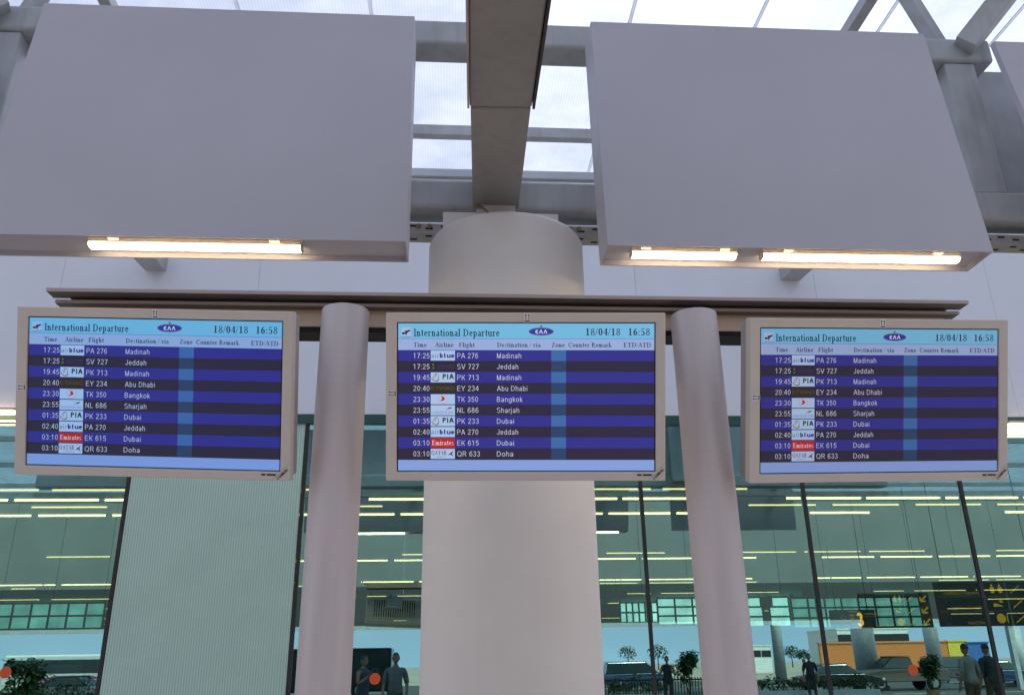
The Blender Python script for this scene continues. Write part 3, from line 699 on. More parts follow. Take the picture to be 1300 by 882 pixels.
ROWS = [('17:25', 'airblue', 'PA 276', 'Madinah'), ('17:25', 'green', 'SV 727', 'Jeddah'), ('19:45', 'PIA', 'PK 713', 'Madinah'),
        ('20:40', 'gold', 'EY 234', 'Abu Dhabi'), ('23:30', 'bird', 'TK 350', 'Bangkok'), ('23:55', 'wing', 'NL 686', 'Sharjah'),
        ('01:35', 'PIA', 'PK 233', 'Dubai'), ('02:40', 'airblue', 'PA 270', 'Jeddah'), ('03:10', 'red', 'EK 615', 'Dubai'), ('03:10', 'QATAR', 'QR 633', 'Doha')]
FW = {'PA 276': 83, 'SV 727': 86, 'PK 713': 86, 'EY 234': 86, 'TK 350': 83, 'NL 686': 85, 'PK 233': 86, 'PA 270': 84, 'EK 615': 86, 'QR 633': 91}
DW = {'Madinah': 97, 'Jeddah': 85, 'Abu Dhabi': 121, 'Bangkok': 102, 'Sharjah': 89, 'Dubai': 68, 'Doha': 65}
ROW0, ROWH = 237.0, 43.5
LOGO_Y = SY - 0.002

def airline_logo(kind, i, screen):
    bm = NEW(); zt = pv(ROW0 + ROWH * i + 2.0); zb = pv(ROW0 + ROWH * (i + 1) - 1.5); xa, xb = pu(273), pu(371)
    W, H = xb - xa, zt - zb; y1, y2 = LOGO_Y, LOGO_Y - 0.001
    def X(f): return xa + W * f
    def Z(f): return zb + H * f
    pale = scr((178, 205, 240)); mats = [pale]
    if kind == 'airblue':
        mats += [scr((112, 122, 160)), scr((58, 40, 140))]
        rect(bm, xa, xb, zb, zt, y1, 0); sans(bm, 'air', X(.02), Z(.28), H * .46, W * .33, y2, 1); sans(bm, 'blue', X(.37), Z(.28), H * .46, W * .61, y2, 2, bold=.03)
    elif kind == 'green':
        mats = [scr((44, 36, 58)), scr((170, 160, 60)), scr((50, 110, 80)), scr((82, 72, 130))]
        rect(bm, xa, xb, zb, zt, y1, 0); disc(bm, (X(.10), y2, Z(.68)), H * .07, 8, 1); poly(bm, [(X(.03), Z(.22)), (X(.14), Z(.22)), (X(.16), Z(.5)), (X(.06), Z(.42))], y2, 2)
        sans(bm, 'SAUDI ARABIAN', X(.24), Z(.52), H * .15, W * .72, y2, 3); sans(bm, 'AIRLINES JEDDAH', X(.24), Z(.28), H * .13, W * .72, y2, 3)
    elif kind == 'PIA':
        mats += [scr((150, 110, 80)), scr((24, 52, 34))]
        rect(bm, xa, xb, zb, zt, y1, 0)
        for (cx_, cz_, rx_, rz_, a0, a1) in ((.2, .42, .13, .26, 170, 370), (.2, .5, .17, .36, 190, 330), (.26, .62, .07, .2, -60, 200), (.16, .6, .05, .14, 100, 330), (.24, .3, .09, .2, 200, 400), (.22, .78, .05, .1, 0, 270)):
            line(bm, [(X(cx_ + rx_ * math.cos(rad(a0 + (a1 - a0) * k / 10))), Z(cz_ + rz_ * math.sin(rad(a0 + (a1 - a0) * k / 10)))) for k in range(11)], H * .05, y2, 1)
        sans(bm, 'PIA', X(.49), Z(.34), H * .5, W * .47, y2, 2, bold=.03)
    elif kind == 'gold':
        mats = [scr((50, 42, 38)), scr((105, 90, 66))]
        rect(bm, xa, xb, zb, zt, y1, 0); sans(bm, 'ETIHAD', X(.02), Z(.33), H * .36, W * .96, y2, 1)
    elif kind == 'bird':
        mats += [scr((205, 40, 40)), scr((200, 150, 190))]
        rect(bm, xa, xb, zb, zt, y1, 0)
        line(bm, [(X(.5) + H * .46 * math.cos(2 * math.pi * k / 24), Z(.5) + H * .46 * math.sin(2 * math.pi * k / 24)) for k in range(25)], H * .04, y2, 2)
        poly(bm, [(X(.43), Z(.84)), (X(.55), Z(.72)), (X(.6), Z(.5)), (X(.52), Z(.36)), (X(.36), Z(.3)), (X(.47), Z(.5))], y2, 1)
    elif kind == 'wing':
        mats += [scr((110, 110, 200)), scr((48, 66, 46))]
        rect(bm, xa, xb, zb, zt, y1, 0); sans(bm, 'SHAHEEN AIR', X(.04), Z(.14), H * .24, W * .9, y2, 1)
        poly(bm, [(X(.68), Z(.62)), (X(.74), Z(.74)), (X(.88), Z(.82)), (X(.83), Z(.66)), (X(.74), Z(.62))], y2, 2); poly(bm, [(X(.63), Z(.5)), (X(.72), Z(.6)), (X(.67), Z(.6))], y2, 2)
    elif kind == 'red':
        mats = [scr((188, 40, 44)), scr((240, 200, 205))]
        rect(bm, xa, xb, zb, zt, y1, 0); roman(bm, 'Emirates', X(.05), Z(.28), H * .48, W * .9, y2, 1)
    else:
        mats += [scr((120, 30, 80)), scr((130, 90, 140))]
        rect(bm, xa, xb, zb, zt, y1, 0); roman(bm, 'QATAR', X(.03), Z(.4), H * .4, W * .64, y2, 1)
        sans(bm, 'AIRWAYS', X(.2), Z(.14), H * .13, W * .46, y2, 2)
        poly(bm, [(X(.70), Z(.36)), (X(.80), Z(.56)), (X(.96), Z(.84)), (X(.88), Z(.56)), (X(.94), Z(.2)), (X(.84), Z(.42))], y2, 1)
    obj('airline_logo', bm, mats, screen, local=True, fix=False)

def departure_screen():
    r = bpy.data.objects.new('departure_screen', None); COL.objects.link(r)
    # casing: bezel ring and a deeper body behind
    bm = NEW(); x, z = MW / 2, MH / 2
    o = [(-x, -z), (x, -z), (x, z), (-x, z)]; i_ = [(SX0 - .004, SZ0 - .004), (SX1 + .004, SZ0 - .004), (SX1 + .004, SZ1 + .004), (SX0 - .004, SZ1 + .004)]
    fo = [bm.verts.new((a, 0, b)) for a, b in o]; fi = [bm.verts.new((a, 0.0, b)) for a, b in i_]
    bo = [bm.verts.new((a, .05, b)) for a, b in o]; bi = [bm.verts.new((a, .012, b)) for a, b in i_]
    for k in range(4):
        j = (k + 1) % 4
        bm.faces.new((fo[k], fo[j], fi[j], fi[k])); bm.faces.new((fo[j], fo[k], bo[k], bo[j])); bm.faces.new((fi[k], fi[j], bi[j], bi[k]))
    bm.faces.new(bo)
    obj('bezel', bm, M_bezel, r, bevel=.004, local=True)
    bm = NEW(); box(bm, -x + .012, x - .012, .0505, .135, -z + .012, z - .012)
    for k in range(18):
        xx = -.4 + k * .047; box(bm, xx, xx + .02, .1345, .137, -.18, .18, 1)
    obj('rear_case', bm, [M_bezel_side, M_black], r, bevel=.006, local=True)
    bm = NEW(); box(bm, -.16, .16, .137, .165, .0, .30); box(bm, -.12, -.08, .165, .25, .22, .34); box(bm, .08, .12, .165, .25, .22, .34); obj('mount_bracket', bm, M_steel, r, local=True)
    # the display with its colour bands
    mats = [M_gasket, scr((122, 194, 234)), scr((160, 182, 228)), scr((50, 50, 146)), scr((45, 39, 64)), scr((64, 110, 174)), scr((44, 68, 108)), scr((140, 168, 230)), scr((92, 160, 214))]
    bm = NEW(); rect(bm, SX0 - .006, SX1 + .006, SZ0 - .006, SZ1 + .006, .0105, 0)
    a, b = su(.001), su(.999)
    rect(bm, a, b, pv(190), pv(130.5), SY, 1); rect(bm, a, b, pv(193), pv(190), SY, 8); rect(bm, a, b, pv(ROW0), pv(193), SY, 2)
    for k in range(10):
        zt, zb = pv(ROW0 + ROWH * k), pv(ROW0 + ROWH * (k + 1)); m_ = 3 + k % 2
        rect(bm, a, pu(761), zb, zt, SY, m_); rect(bm, pu(761), pu(821), zb, zt, SY, m_ + 2); rect(bm, pu(821), b, zb, zt, SY, m_)
    rect(bm, a, b, sv(.999), pv(ROW0 + ROWH * 10 + 3), SY, 7); rect(bm, a, b, pv(ROW0 + ROWH * 10 + 3), pv(ROW0 + ROWH * 10), SY, 4)
    screen = obj('screen', bm, mats, r, local=True, fix=False)
    # dark lettering of the heading and the column titles
    dk = scr((40, 46, 74)); y = SY - .001
    hs_ = lambda px: (SZ1 - SZ0) * px / 588.0
    bm = NEW()
    roman(bm, 'International Departure', pu(204), pv(182), hs_(29), pu(552) - pu(204), y)
    roman(bm, '18/04/18', pu(899), pv(178), hs_(28), pu(1042) - pu(899), y); roman(bm, '16:58', pu(1072), pv(178), hs_(28), pu(1162) - pu(1072), y)
    obj('heading_text', bm, dk, screen, local=True, fix=False)
    bm = NEW()
    for s, xa, xb in (('Time', 203, 257), ('Airline', 290, 366), ('Flight', 387, 451), ('Destination / via', 541, 718), ('Zone', 762, 816), ('Counter Remark', 830, 1006), ('ETD/ATD', 1054, 1166)):
        roman(bm, s, pu(xa), pv(225), hs_(18), pu(xb) - pu(xa), y)
    obj('column_title_text', bm, scr((46, 46, 74)), screen, local=True, fix=False)
    bm = NEW()
    for k, (tm, lg, fl, ds) in enumerate(ROWS):
        zb = pv(ROW0 + ROWH * k + 32.5); h = hs_(20.5)
        sans(bm, tm, pu(203), zb, h, pu(268) - pu(203), y); sans(bm, fl, pu(380), zb, h, hs_(FW[fl]), y); sans(bm, ds, pu(541), zb, h, hs_(DW[ds]), y)
    obj('flight_text', bm, scr((196, 200, 222)), screen, local=True, fix=False)
    for k, row in enumerate(ROWS): airline_logo(row[1], k, screen)
    # take-off pictogram
    bm = NEW(); rect(bm, pu(153), pu(193), pv(184), pv(147), y, 0)
    def Q(px, py): return (pu(px), pv(py))
    line(bm, [Q(153, 184), Q(193, 184)], hs_(1.5), y - .0005, 1)
    poly(bm, [Q(160, 176), Q(168, 173), Q(190, 161), Q(191, 157), Q(185, 156), Q(166, 167), Q(158, 166), Q(155, 169)], y - .001, 1)
    poly(bm, [Q(166, 163), Q(180, 164), Q(184, 160), Q(172, 159)], y - .0015, 1); poly(bm, [Q(172, 170), Q(178, 166), Q(176, 176), Q(171, 178)], y - .0015, 1)
    obj('pictogram', bm, [scr((176, 196, 232)), scr((40, 40, 62))], screen, local=True, fix=False)
    # oval emblem
    bm = NEW(); c = (pu(720), y, pv(163)); uw = (SX1 - SX0) / 1040.0
    disc(bm, c, 51 * uw, 32, 0, rz=hs_(16)); disc(bm, (c[0], y - .0007, c[2]), 47 * uw, 32, 1, rz=hs_(13)); disc(bm, (pu(720), y, pv(142)), 4.5 * uw, 8, 0)
    yy = y - .0014
    line(bm, [Q(707, 157), Q(699, 160), Q(697, 164), Q(701, 169), Q(708, 170)], hs_(3.4), yy, 2); line(bm, [Q(706, 163), Q(700, 163)], hs_(2.4), yy, 2)
    line(bm, [Q(713, 171), Q(719, 156), Q(725, 171)], hs_(3.4), yy, 2); line(bm, [Q(731, 171), Q(737, 156), Q(743, 171)], hs_(3.4), yy, 2)
    obj('emblem', bm, [scr((120, 88, 96)), scr((44, 58, 168)), scr((222, 228, 244))], screen, local=True, fix=False)
    # stickers, corner lettering, indicator slot
    yb = -.0012
    bm = NEW(); xs, zs = .006, (SZ1 + MH / 2) / 2 + .001
    rect(bm, xs - .013, xs + .013, zs - .018, zs + .018, yb, 0); rect(bm, xs - .0095, xs + .0095, zs - .0150, zs - .0110, yb - .0008, 1)
    for d in (-.006, .006):
        rect(bm, xs + d - .0012, xs + d + .0012, zs - .008, zs + .012, yb - .0008, 1); poly(bm, [(xs + d - .004, zs + .008), (xs + d + .004, zs + .008), (xs + d, zs + .0145)], yb - .0012, 1)
    obj('sticker', bm, [M_paper, M_ink], r, local=True, fix=False)
    bm = NEW(); xs, zs = (SX0 - MW / 2) / 2 + .001, .012
    rect(bm, xs - .018, xs + .018, zs - .013, zs + .013, yb, 0); rect(bm, xs + .0110, xs + .0150, zs - .0095, zs + .0095, yb - .0008, 1)
    for d in (-.006, .006):
        rect(bm, xs - .012, xs + .008, zs + d - .0012, zs + d + .0012, yb - .0008, 1); poly(bm, [(xs - .0145, zs + d), (xs - .008, zs + d - .004), (xs - .008, zs + d + .004)], yb - .0012, 1)
    obj('sticker', bm, [M_paper, M_ink], r, local=True, fix=False)
    bm = NEW(); za = (SZ0 - MH / 2) / 2 + .004
    rect(bm, .447, .506, za - .0033, za + .0033, yb, 0); rect(bm, .4655, .469, za - .0028, za + .0028, yb - .0008, 1)
    obj('indicator_slot', bm, [M_black, glow('green_led', (.2, .8, .05), .5)], r, local=True, fix=False)
    bm = NEW(); line(bm, [(MW / 2 - .072, -MH / 2 + .001), (MW / 2 - .001, -MH / 2 + .072)], .0016, yb + .0004, 1)
    b2 = NEW(); sans(b2, 'CONRAC', 0, 0, .0105, .058, 0, 0, bold=.012)
    b2.transform(Matrix.Translation((MW / 2 - .0455, yb, -MH / 2 + .0035)) @ Matrix.Rotation(rad(-45), 4, 'Y'))
    me = bpy.data.meshes.new('tmp'); b2.to_mesh(me); b2.free(); bm.from_mesh(me); bpy.data.meshes.remove(me)
    obj('corner_lettering', bm, [M_ink, M_bezel_side], r, local=True, fix=False)
    return r
BM = Matrix(((1, 0, 0), (0, 0, 1), (0, -1, 0)))
def mon_matrix(px, py, A, twist, yaw_):
    p = Vector((0, 0, EYE)) + CAM_M @ Vector(((px - 650) / FPX * A, -(py - 441) / FPX * A, -A))
    R3 = CAM_M @ Matrix.Rotation(rad(twist), 3, 'Z') @ Matrix.Rotation(rad(yaw_), 3, 'Y') @ BM
    return Matrix.Translation(p) @ R3.to_4x4()
dscreen = departure_screen()
tag(dscreen, 'middle flight departure screen in a beige frame, in front of the round white column', 'departure screen', 'flight departure screens hung from the beam')
dscreen.matrix_basis = mon_matrix(667.5, 503.5, 3.355, -0.05, 0.3)
dup(dscreen, mon_matrix(193.5, 499, 3.345, -1.15, -2.2), 'left flight departure screen in a beige frame, in front of the ribbed glass panel')
dup(dscreen, mon_matrix(1118.5, 508, 3.462, -0.25, 5.6), 'right flight departure screen in a beige frame, past the second round metal post')

# the panels are not all alike: one a bit bluer, one dimmer
def retune(root, gain):
    cache = {}
    def swap(m):
        if not m.name.startswith('display_'): return m
        if m not in cache:
            c = m.copy(); e = c.node_tree.nodes['Principled BSDF'].inputs['Emission Color']
            e.default_value = tuple(v * g for v, g in zip(e.default_value, (*gain, 1))); cache[m] = c
        return cache[m]
    for ch in root.children:
        if not ch.name.startswith('screen'): continue
        for o in (ch, *ch.children):
            o.data = o.data.copy()
            for q in range(len(o.data.materials)): o.data.materials[q] = swap(o.data.materials[q])
_ds = [o for o in SC.objects if o.name.startswith('departure_screen.')]
retune(_ds[0], (0.74, 0.88, 0.98)); retune(_ds[1], (0.84, 0.80, 0.80))

# ------------------------------------------------------------------ hall: ceiling lights, signs, panels, partitions
M_htube = glow('hall_tube', (1.0, 0.60, 0.29), 6.0)
M_hdim = glow('hall_tube_dim', (1.0, 0.52, 0.22), 3.6)
M_hbody = mat('hall_lamp_housing', (0.30, 0.22, 0.13), 0.6)
ORD = ['first', 'second', 'third', 'fourth', 'fifth', 'sixth', 'seventh', 'eighth', 'ninth', 'tenth', 'eleventh', 'twelfth', 'thirteenth', 'fourteenth', 'fifteenth', 'sixteenth', 'seventeenth', 'eighteenth', 'nineteenth', 'twentieth', 'twenty-first', 'twenty-second']
random.seed(11)
# (photo height of the row, tube length, gap, bright?, phase)
rows = [(623, 1.62, .22, 0, .2), (635, 1.55, .10, 1, .0), (644, 1.45, .35, 0, .7), (654, 1.36, .13, 1, .35), (705, 1.75, .25, 0, .5), (712, 1.72, .2, 1, .1),
        (739, 2.0, .22, 1, .9), (743.5, 2.2, .3, 0, .3), (757, 2.6, .5, 0, .5), (769, 3.0, .6, 0, 1.2), (781, 3.2, .8, 0, .4), (788, 3.4, 1.0, 0, 2.0)]
for ri, (py, L, gap, bright, ph) in enumerate(rows):
    d = ray(575, py - 1.2); Y = d.y * (HC - 0.03 - EYE) / d.z
    half = 0.62 * Y + 2.0; per = L + gap
    n0 = int(math.floor((-half - ph) / per)); n1 = int(math.ceil((half + 3 - ph) / per)); k = 0
    for i in range(n0, n1):
        x = ph + i * per + 0.16 * Y * 0
        if random.random() < (0.16 if bright else 0.38): continue
        bm = NEW(); wd = 0.036 if bright else 0.026
        lift = 0.0
        for e in (x - 0.01, x + L): box(bm, e, e + 0.01, Y - wd - .02, Y + wd + .02, HC - 0.068, HC - 0.004, 1)
        box(bm, x - 0.01, x + L + 0.01, Y - wd - .035, Y + wd + .035, HC - 0.0035, HC - 0.001, 1)
        box(bm, x, x + L, Y - wd, Y + wd, HC - (0.038 if bright else 0.028), HC - 0.008, 0)
        tone = 'bright white' if bright else 'dim yellowish'
        solid('ceiling_tube', '%s tube light, %s from left, %s row of hall lights behind the glass' % (tone, ORD[k % 22], ORD[ri]), 'ceiling light', bm,
              [M_htube if bright else M_hdim, M_hbody], (x, Y, HC - 0.06), 'tube lights on the hall ceiling')
        k += 1
# two short pairs of tubes right under the fascia at the sides
for (px, py, L, lab) in ((-42, 523.5, 60, 'white tube light under the fascia at the far left edge'), (1281, 540, 60, 'white tube light under the fascia at the far right edge')):
    a, b = at(px, py, 10.47), at(px + L, py, 10.47); bm = NEW()
    box(bm, a.x, b.x, 10.46, 10.50, a.z - .018, a.z + .022, 0); box(bm, a.x - .01, b.x + .01, 10.43, 10.5, a.z + .031, a.z + .06, 1)
    box(bm, a.x, b.x, 10.505, 10.535, a.z - .105, a.z - .085, 0)
    solid('fascia_lamp', lab, 'tube light', bm, [M_htube, M_lampbody], (a.x, 10.46, a.z), 'tube lights under the fascia')

def inhall(px0, px1, py0, py1, Y): 
    a, b = at(px0, py1, Y), at(px1, py0, Y); return a.x, b.x, a.z, min(b.z, HC - 0.08)
M_or = mat('orange_panel', (0.55, 0.13, 0.05), 0.6); M_pk = mat('dull_pink_panel', (0.40, 0.17, 0.14), 0.6); M_rd = mat('red_panel', (0.38, 0.06, 0.03), 0.6)
M_br = mat('brown_panel', (0.26, 0.12, 0.05), 0.6); M_gy = mat('grey_panel', (0.32, 0.33, 0.31), 0.7)
for (a, b, c, d, Y, m, lab) in ((1020, 1108, 743, 756, 30, M_pk, 'dull pink panel hung from the hall ceiling above the number sign'), (44, 62, 743, 753, 31, M_or, 'small orange panel hung from the hall ceiling at the far left'),
        (62, 146, 743, 754, 31.5, M_pk, 'wide dull pink panel hung from the hall ceiling at the far left'), (452, 466, 751, 759, 31, M_or, 'small orange panel hung from the hall ceiling beside the left post'),
        (755, 776, 748, 759, 31, M_rd, 'dark red panel hung from the hall ceiling just right of the column'), (776, 796, 749, 758, 31.5, M_pk, 'small pink panel hung from the hall ceiling right of the column'),
        (966, 980, 757, 771, 34, M_br, 'small brown panel hung in the hall right of the second post'), (1172, 1200, 757, 792, 38, M_br, 'brown slatted panel in the hall between the two direction signs'),
        (448, 500, 777, 789, 34, M_br, 'brown latticed frieze panel in the hall between left post and column')):
    x0, x1, z0, z1 = inhall(a, b, c, d, Y); bm = NEW(); box(bm, x0, x1, Y, Y + .08, z0, z1)
    for e in (x0 + .2, x1 - .2): cyl(bm, (e, Y + .04, z1), (e, Y + .04, HC - .002), .012, n=6)
    solid('hanging_panel', lab, 'hanging panel', bm, m, (x0, Y, z0), 'coloured panels hung in the hall')
# dark latticed frieze
x0, x1, z0, z1 = inhall(440, 536, 760, 777, 33); bm = NEW(); box(bm, x0, x1, 33, 33.08, z0, z1, 0)
random.seed(5); nn = 22
for i in range(nn):
    for j in range(3):
        cx_ = x0 + (x1 - x0) * (i + .5) / nn; cz_ = z0 + (z1 - z0) * (j + .5) / 3; q = .055
        for s in (0, 1): 
            line(bm, [(cx_ - q * 1.6, cz_ + (q if s else -q) * 1.6), (cx_ + q * 1.6, cz_ - (q if s else -q) * 1.6)], .02, 32.99, 1)
        disc(bm, (cx_, 32.985, cz_), .03, 6, 2)
solid('lattice_frieze', 'dark latticed frieze with blue and gold pattern, in the hall between left post and column', 'frieze', bm, [mat('frieze_dark', (.02, .025, .04), .5), mat('frieze_gold', (.22, .13, .04), .5), mat('frieze_blue', (.04, .06, .2), .5)], (x0, 33, z0), fix=False)
# glazed partitions with a grid of bars
def daylit(name, base, gain):                    # glazing given its own glow in place of daylight behind it
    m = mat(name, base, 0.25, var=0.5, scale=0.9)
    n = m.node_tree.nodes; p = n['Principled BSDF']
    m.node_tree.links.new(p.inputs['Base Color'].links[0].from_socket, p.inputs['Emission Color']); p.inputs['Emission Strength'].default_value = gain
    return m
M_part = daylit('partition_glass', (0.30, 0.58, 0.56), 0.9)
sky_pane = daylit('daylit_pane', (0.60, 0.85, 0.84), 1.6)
def partition(px0, px1, py0, py1, Y, nx, nz, lab, m):
    x0, x1, z0, z1 = inhall(px0, px1, py0, py1, Y)
    r = thing('glass_partition', lab, 'glass partition', (x0, Y, z0), 0, 'glazed partitions inside the hall')
    bm = NEW(); box(bm, x0, x1, Y, Y + .03, z0, z1); obj('glazing', bm, m, r)
    bm = NEW(); e = .045
    for i in range(nx + 1):
        x = x0 + (x1 - x0) * i / nx; box(bm, x - e, x + e, Y - .05, Y - .002, z0, z1)
    for j in range(nz + 1):
        z = z0 + (z1 - z0) * j / nz; box(bm, x0, x1, Y - .055, Y - .0515, z - e, z + e)
    obj('grid_frame', bm, M_mullion, r)
    bm = NEW()
    for x in (x0 + .1, x1 - .1): box(bm, x - .06, x + .06, Y + .035, Y + .12, z1, HC - .003)
    obj('hanger', bm, M_mullion, r)
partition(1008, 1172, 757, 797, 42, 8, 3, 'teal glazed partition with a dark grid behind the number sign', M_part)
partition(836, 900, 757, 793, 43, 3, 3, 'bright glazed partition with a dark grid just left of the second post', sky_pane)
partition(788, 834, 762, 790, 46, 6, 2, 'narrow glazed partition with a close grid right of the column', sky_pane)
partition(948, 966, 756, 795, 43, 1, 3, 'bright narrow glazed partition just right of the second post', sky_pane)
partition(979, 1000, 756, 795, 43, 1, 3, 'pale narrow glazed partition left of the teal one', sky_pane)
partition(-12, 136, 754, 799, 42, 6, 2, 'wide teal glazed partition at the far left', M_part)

# number sign
x0, x1, z0, z1 = inhall(1058, 1110, 773, 800, 20)
ns = thing('number_sign', 'black hanging sign with an amber number 3 and two grey round symbols', 'hanging sign', (x0, 20, z0))
bm = NEW(); box(bm, x0, x1, 20, 20.12, z0, z1); obj('board', bm, mat('sign_black', (.012, .012, .013), .4), ns, bevel=.01)
W, H = x1 - x0, z1 - z0; amber = glow('amber_led', (1.0, .30, .012), 2.6, (.1, .04, .01)); amber_d = glow('amber_led_dim', (1.0, .36, .03), .45, (.1, .05, .01)); greyc = mat('sign_grey', (.45, .5, .48), .6)
bm = NEW(); sans(bm, '3', x0 + W * .56, z0 + H * .2, H * .64, W * .15, 19.985, 0, bold=.02); obj('numeral', bm, amber, ns, fix=False)
bm = NEW()
disc(bm, (x0 + W * .27, 19.99, z0 + H * .62), H * .15, 16, 0); disc(bm, (x0 + W * .27, 19.988, z0 + H * .62), H * .06, 10, 1)
disc(bm, (x0 + W * .31, 19.99, z0 + H * .16), H * .14, 16, 0); disc(bm, (x0 + W * .31, 19.988, z0 + H * .16), H * .05, 10, 1)
obj('symbol', bm, [greyc, M_black], ns, fix=False)
bm = NEW()
rect(bm, x0 + W * .41, x0 + W * .51, z0 + H * .69, z0 + H * .76, 19.99); rect(bm, x0 + W * .42, x0 + W * .52, z0 + H * .52, z0 + H * .59, 19.99); rect(bm, x0 + W * .44, x0 + W * .52, z0 + H * .3, z0 + H * .35, 19.99)
rect(bm, x0 + W * .43, x0 + W * .92, z0 + H * .1, z0 + H * .14, 19.99); rect(bm, x0 + W * .4, x0 + W * .6, z0 + H * .88, z0 + H * .92, 19.99)
obj('caption', bm, amber_d, ns, fix=False)
bm = NEW()
for x in (x0 + .15, x1 - .15): cyl(bm, (x, 20.06, z1), (x, 20.06, HC - .002), .015, n=8)
obj('hanger', bm, M_mullion, ns)

# stickers on the glass
M_stk = mat('orange_sticker', (0.85, 0.13, 0.03), 0.5, var=.03)
for (px, py, lab) in ((7, 853, 'round orange sticker on the pane at the far left'), (476, 861, 'round orange sticker on the pane between left post and column'), (1159, 850, 'round orange sticker on the pane below the number sign')):
    p = at(px, py, GLASS_Y); bm = NEW(); cyl(bm, (p.x, GLASS_Y - .003, p.z), (p.x, GLASS_Y - .0012, p.z), .064, n=28)
    solid('orange_sticker', lab, 'sticker', bm, M_stk, (p.x, GLASS_Y - .003, p.z), 'round orange stickers on the glass')

# notice stand in the hall
p = at(84, 845, 13.0)
nst = thing('notice_stand', 'floor stand with a yellow notice behind the glass at the far left', 'notice stand', (p.x, 13.0, 0))
bm = NEW()
for s in (-.18, .18): bar(bm, (p.x + s * 1.3, 13.0, 0), (p.x + s, 13.05, p.z), .03, .03)
bar(bm, (p.x - .2, 13.05, p.z), (p.x + .2, 13.05, p.z), .03, .03); obj('frame', bm, M_alu, nst)
bm = NEW(); box(bm, p.x - .16, p.x + .16, 13.03, 13.045, p.z - .24, p.z - .02); obj('notice', bm, mat('yellow_notice', (.6, .45, .06), .6), nst)
bm = NEW()
for k in range(3): rect(bm, p.x - .12, p.x + .12, p.z - .1 - k * .05, p.z - .08 - k * .05, 13.027)
obj('notice_bar', bm, M_ink, nst, fix=False)

# ------------------------------------------------------------------ leafy plants
def leaves(bm, c, rx, rz, n, ls, seed):
    r_ = random.Random(seed)
    for _ in range(n):
        while True:
            v = Vector((r_.uniform(-1, 1), r_.uniform(-1, 1), r_.uniform(-1, 1)))
            if .1 < v.length < 1: break
        p_ = Vector(c) + Vector((v.x * rx, v.y * rx, v.z * rz)); s = ls * r_.uniform(.6, 1.3)
        q = Matrix.Rotation(r_.uniform(0, 6.3), 3, 'Z') @ Matrix.Rotation(r_.uniform(-1.0, .6), 3, 'X')
        pts = [Vector((0, 0, 0)), Vector((s * .28, s * .5, .03 * s)), Vector((0, s, -.1 * s)), Vector((-s * .28, s * .5, .03 * s))]
        bm.faces.new([bm.verts.new(p_ + q @ t) for t in pts]).material_index = 0
M_leaf = mat('leaf_green', (.05, .10, .03), .6, var=.4, scale=6); M_leafy = mat('leaf_yellow_green', (.20, .24, .03), .5, var=.4, scale=8)
M_stem = mat('plant_stem', (.10, .07, .045), .8); M_pot = mat('planter_clay', (.30, .16, .09), .8)
def potted(label, x, y, h, seed, m, n=420):
    r = thing('potted_plant', label, 'plant', (x, y, 0), 0, 'plants in pots')
    bm = NEW(); cyl(bm, (x, y, 0), (x, y, .42), .2, .27, 20); obj('pot', bm, M_pot, r)
    r_ = random.Random(seed); bm = NEW()
    tops = [Vector((x + r_.uniform(-.25, .25), y + r_.uniform(-.25, .25), h * r_.uniform(.6, .95))) for _ in range(6)]
    for t in tops: cyl(bm, (x, y, .4), t, .018, .008, 6)
    obj('stem', bm, M_stem, r)
    bm = NEW()
    for i, t in enumerate(tops): leaves(bm, t, .26, .32, n // 6, .2, seed * 9 + i)
    obj('foliage', bm, m, r, fix=False)
p = at(4, 868, 11.6); potted('yellow green leafy potted plant behind the glass at the bottom left corner', p.x, 11.6, p.z + .1, 4, M_leafy)
p = refl(1178, 838, 34); potted('dark bushy potted plant mirrored in the glass below the second direction sign', p.x, p.y, p.z + .25, 8, M_leaf, 700)
p = refl(872, 826, 30); potted('tall dark potted plant mirrored in the glass left of the second post', p.x, p.y, p.z, 12, M_leaf, 600)
p = refl(30, 850, 25); potted('dark potted plant mirrored in the glass at the far left', p.x, p.y, p.z + .2, 15, M_leaf, 600)
p = refl(150, 850, 25); potted('dark potted plant mirrored in the glass beside the ribbed panel', p.x, p.y, p.z + .2, 19, M_leaf, 600)

def hedge(label, px0, px1, py, Yv, seed):
    a, b = refl(px0, py, Yv), refl(px1, py, Yv); y = a.y; L = b.x - a.x; h = a.z
    r = thing('hedge', label, 'hedge', ((a.x + b.x) / 2, y, 0), 0, 'dark hedges along the forecourt')
    bm = NEW(); box(bm, a.x, b.x, y - .35, y + .35, .001, .4); obj('trough', bm, M_steel, r, bevel=.02)
    bm = NEW(); n = int(L / .45)
    for i in range(n): leaves(bm, (a.x + L * (i + .5) / n, y, .4 + (h - .4) * .5), .36, (h - .4) * (.5 + .25 * math.sin(i * 2.3 + seed)), 130, .16, seed * 50 + i)
    for i in range(n): cyl(bm, (a.x + L * (i + .5) / n, y, .4), (a.x + L * (i + .5) / n, y, h * .8), .02, .01, 5)
    obj('foliage', bm, M_leaf, r, fix=False)
hedge('dark clipped hedge mirrored at the bottom of the glass right of the second post', 945, 1110, 858, 37, 3)
hedge('dark clipped hedge mirrored at the bottom of the glass at the far left', 8, 118, 862, 36, 7)
hedge('dark clipped hedge mirrored at the bottom of the glass right of the column', 770, 845, 860, 36, 9)

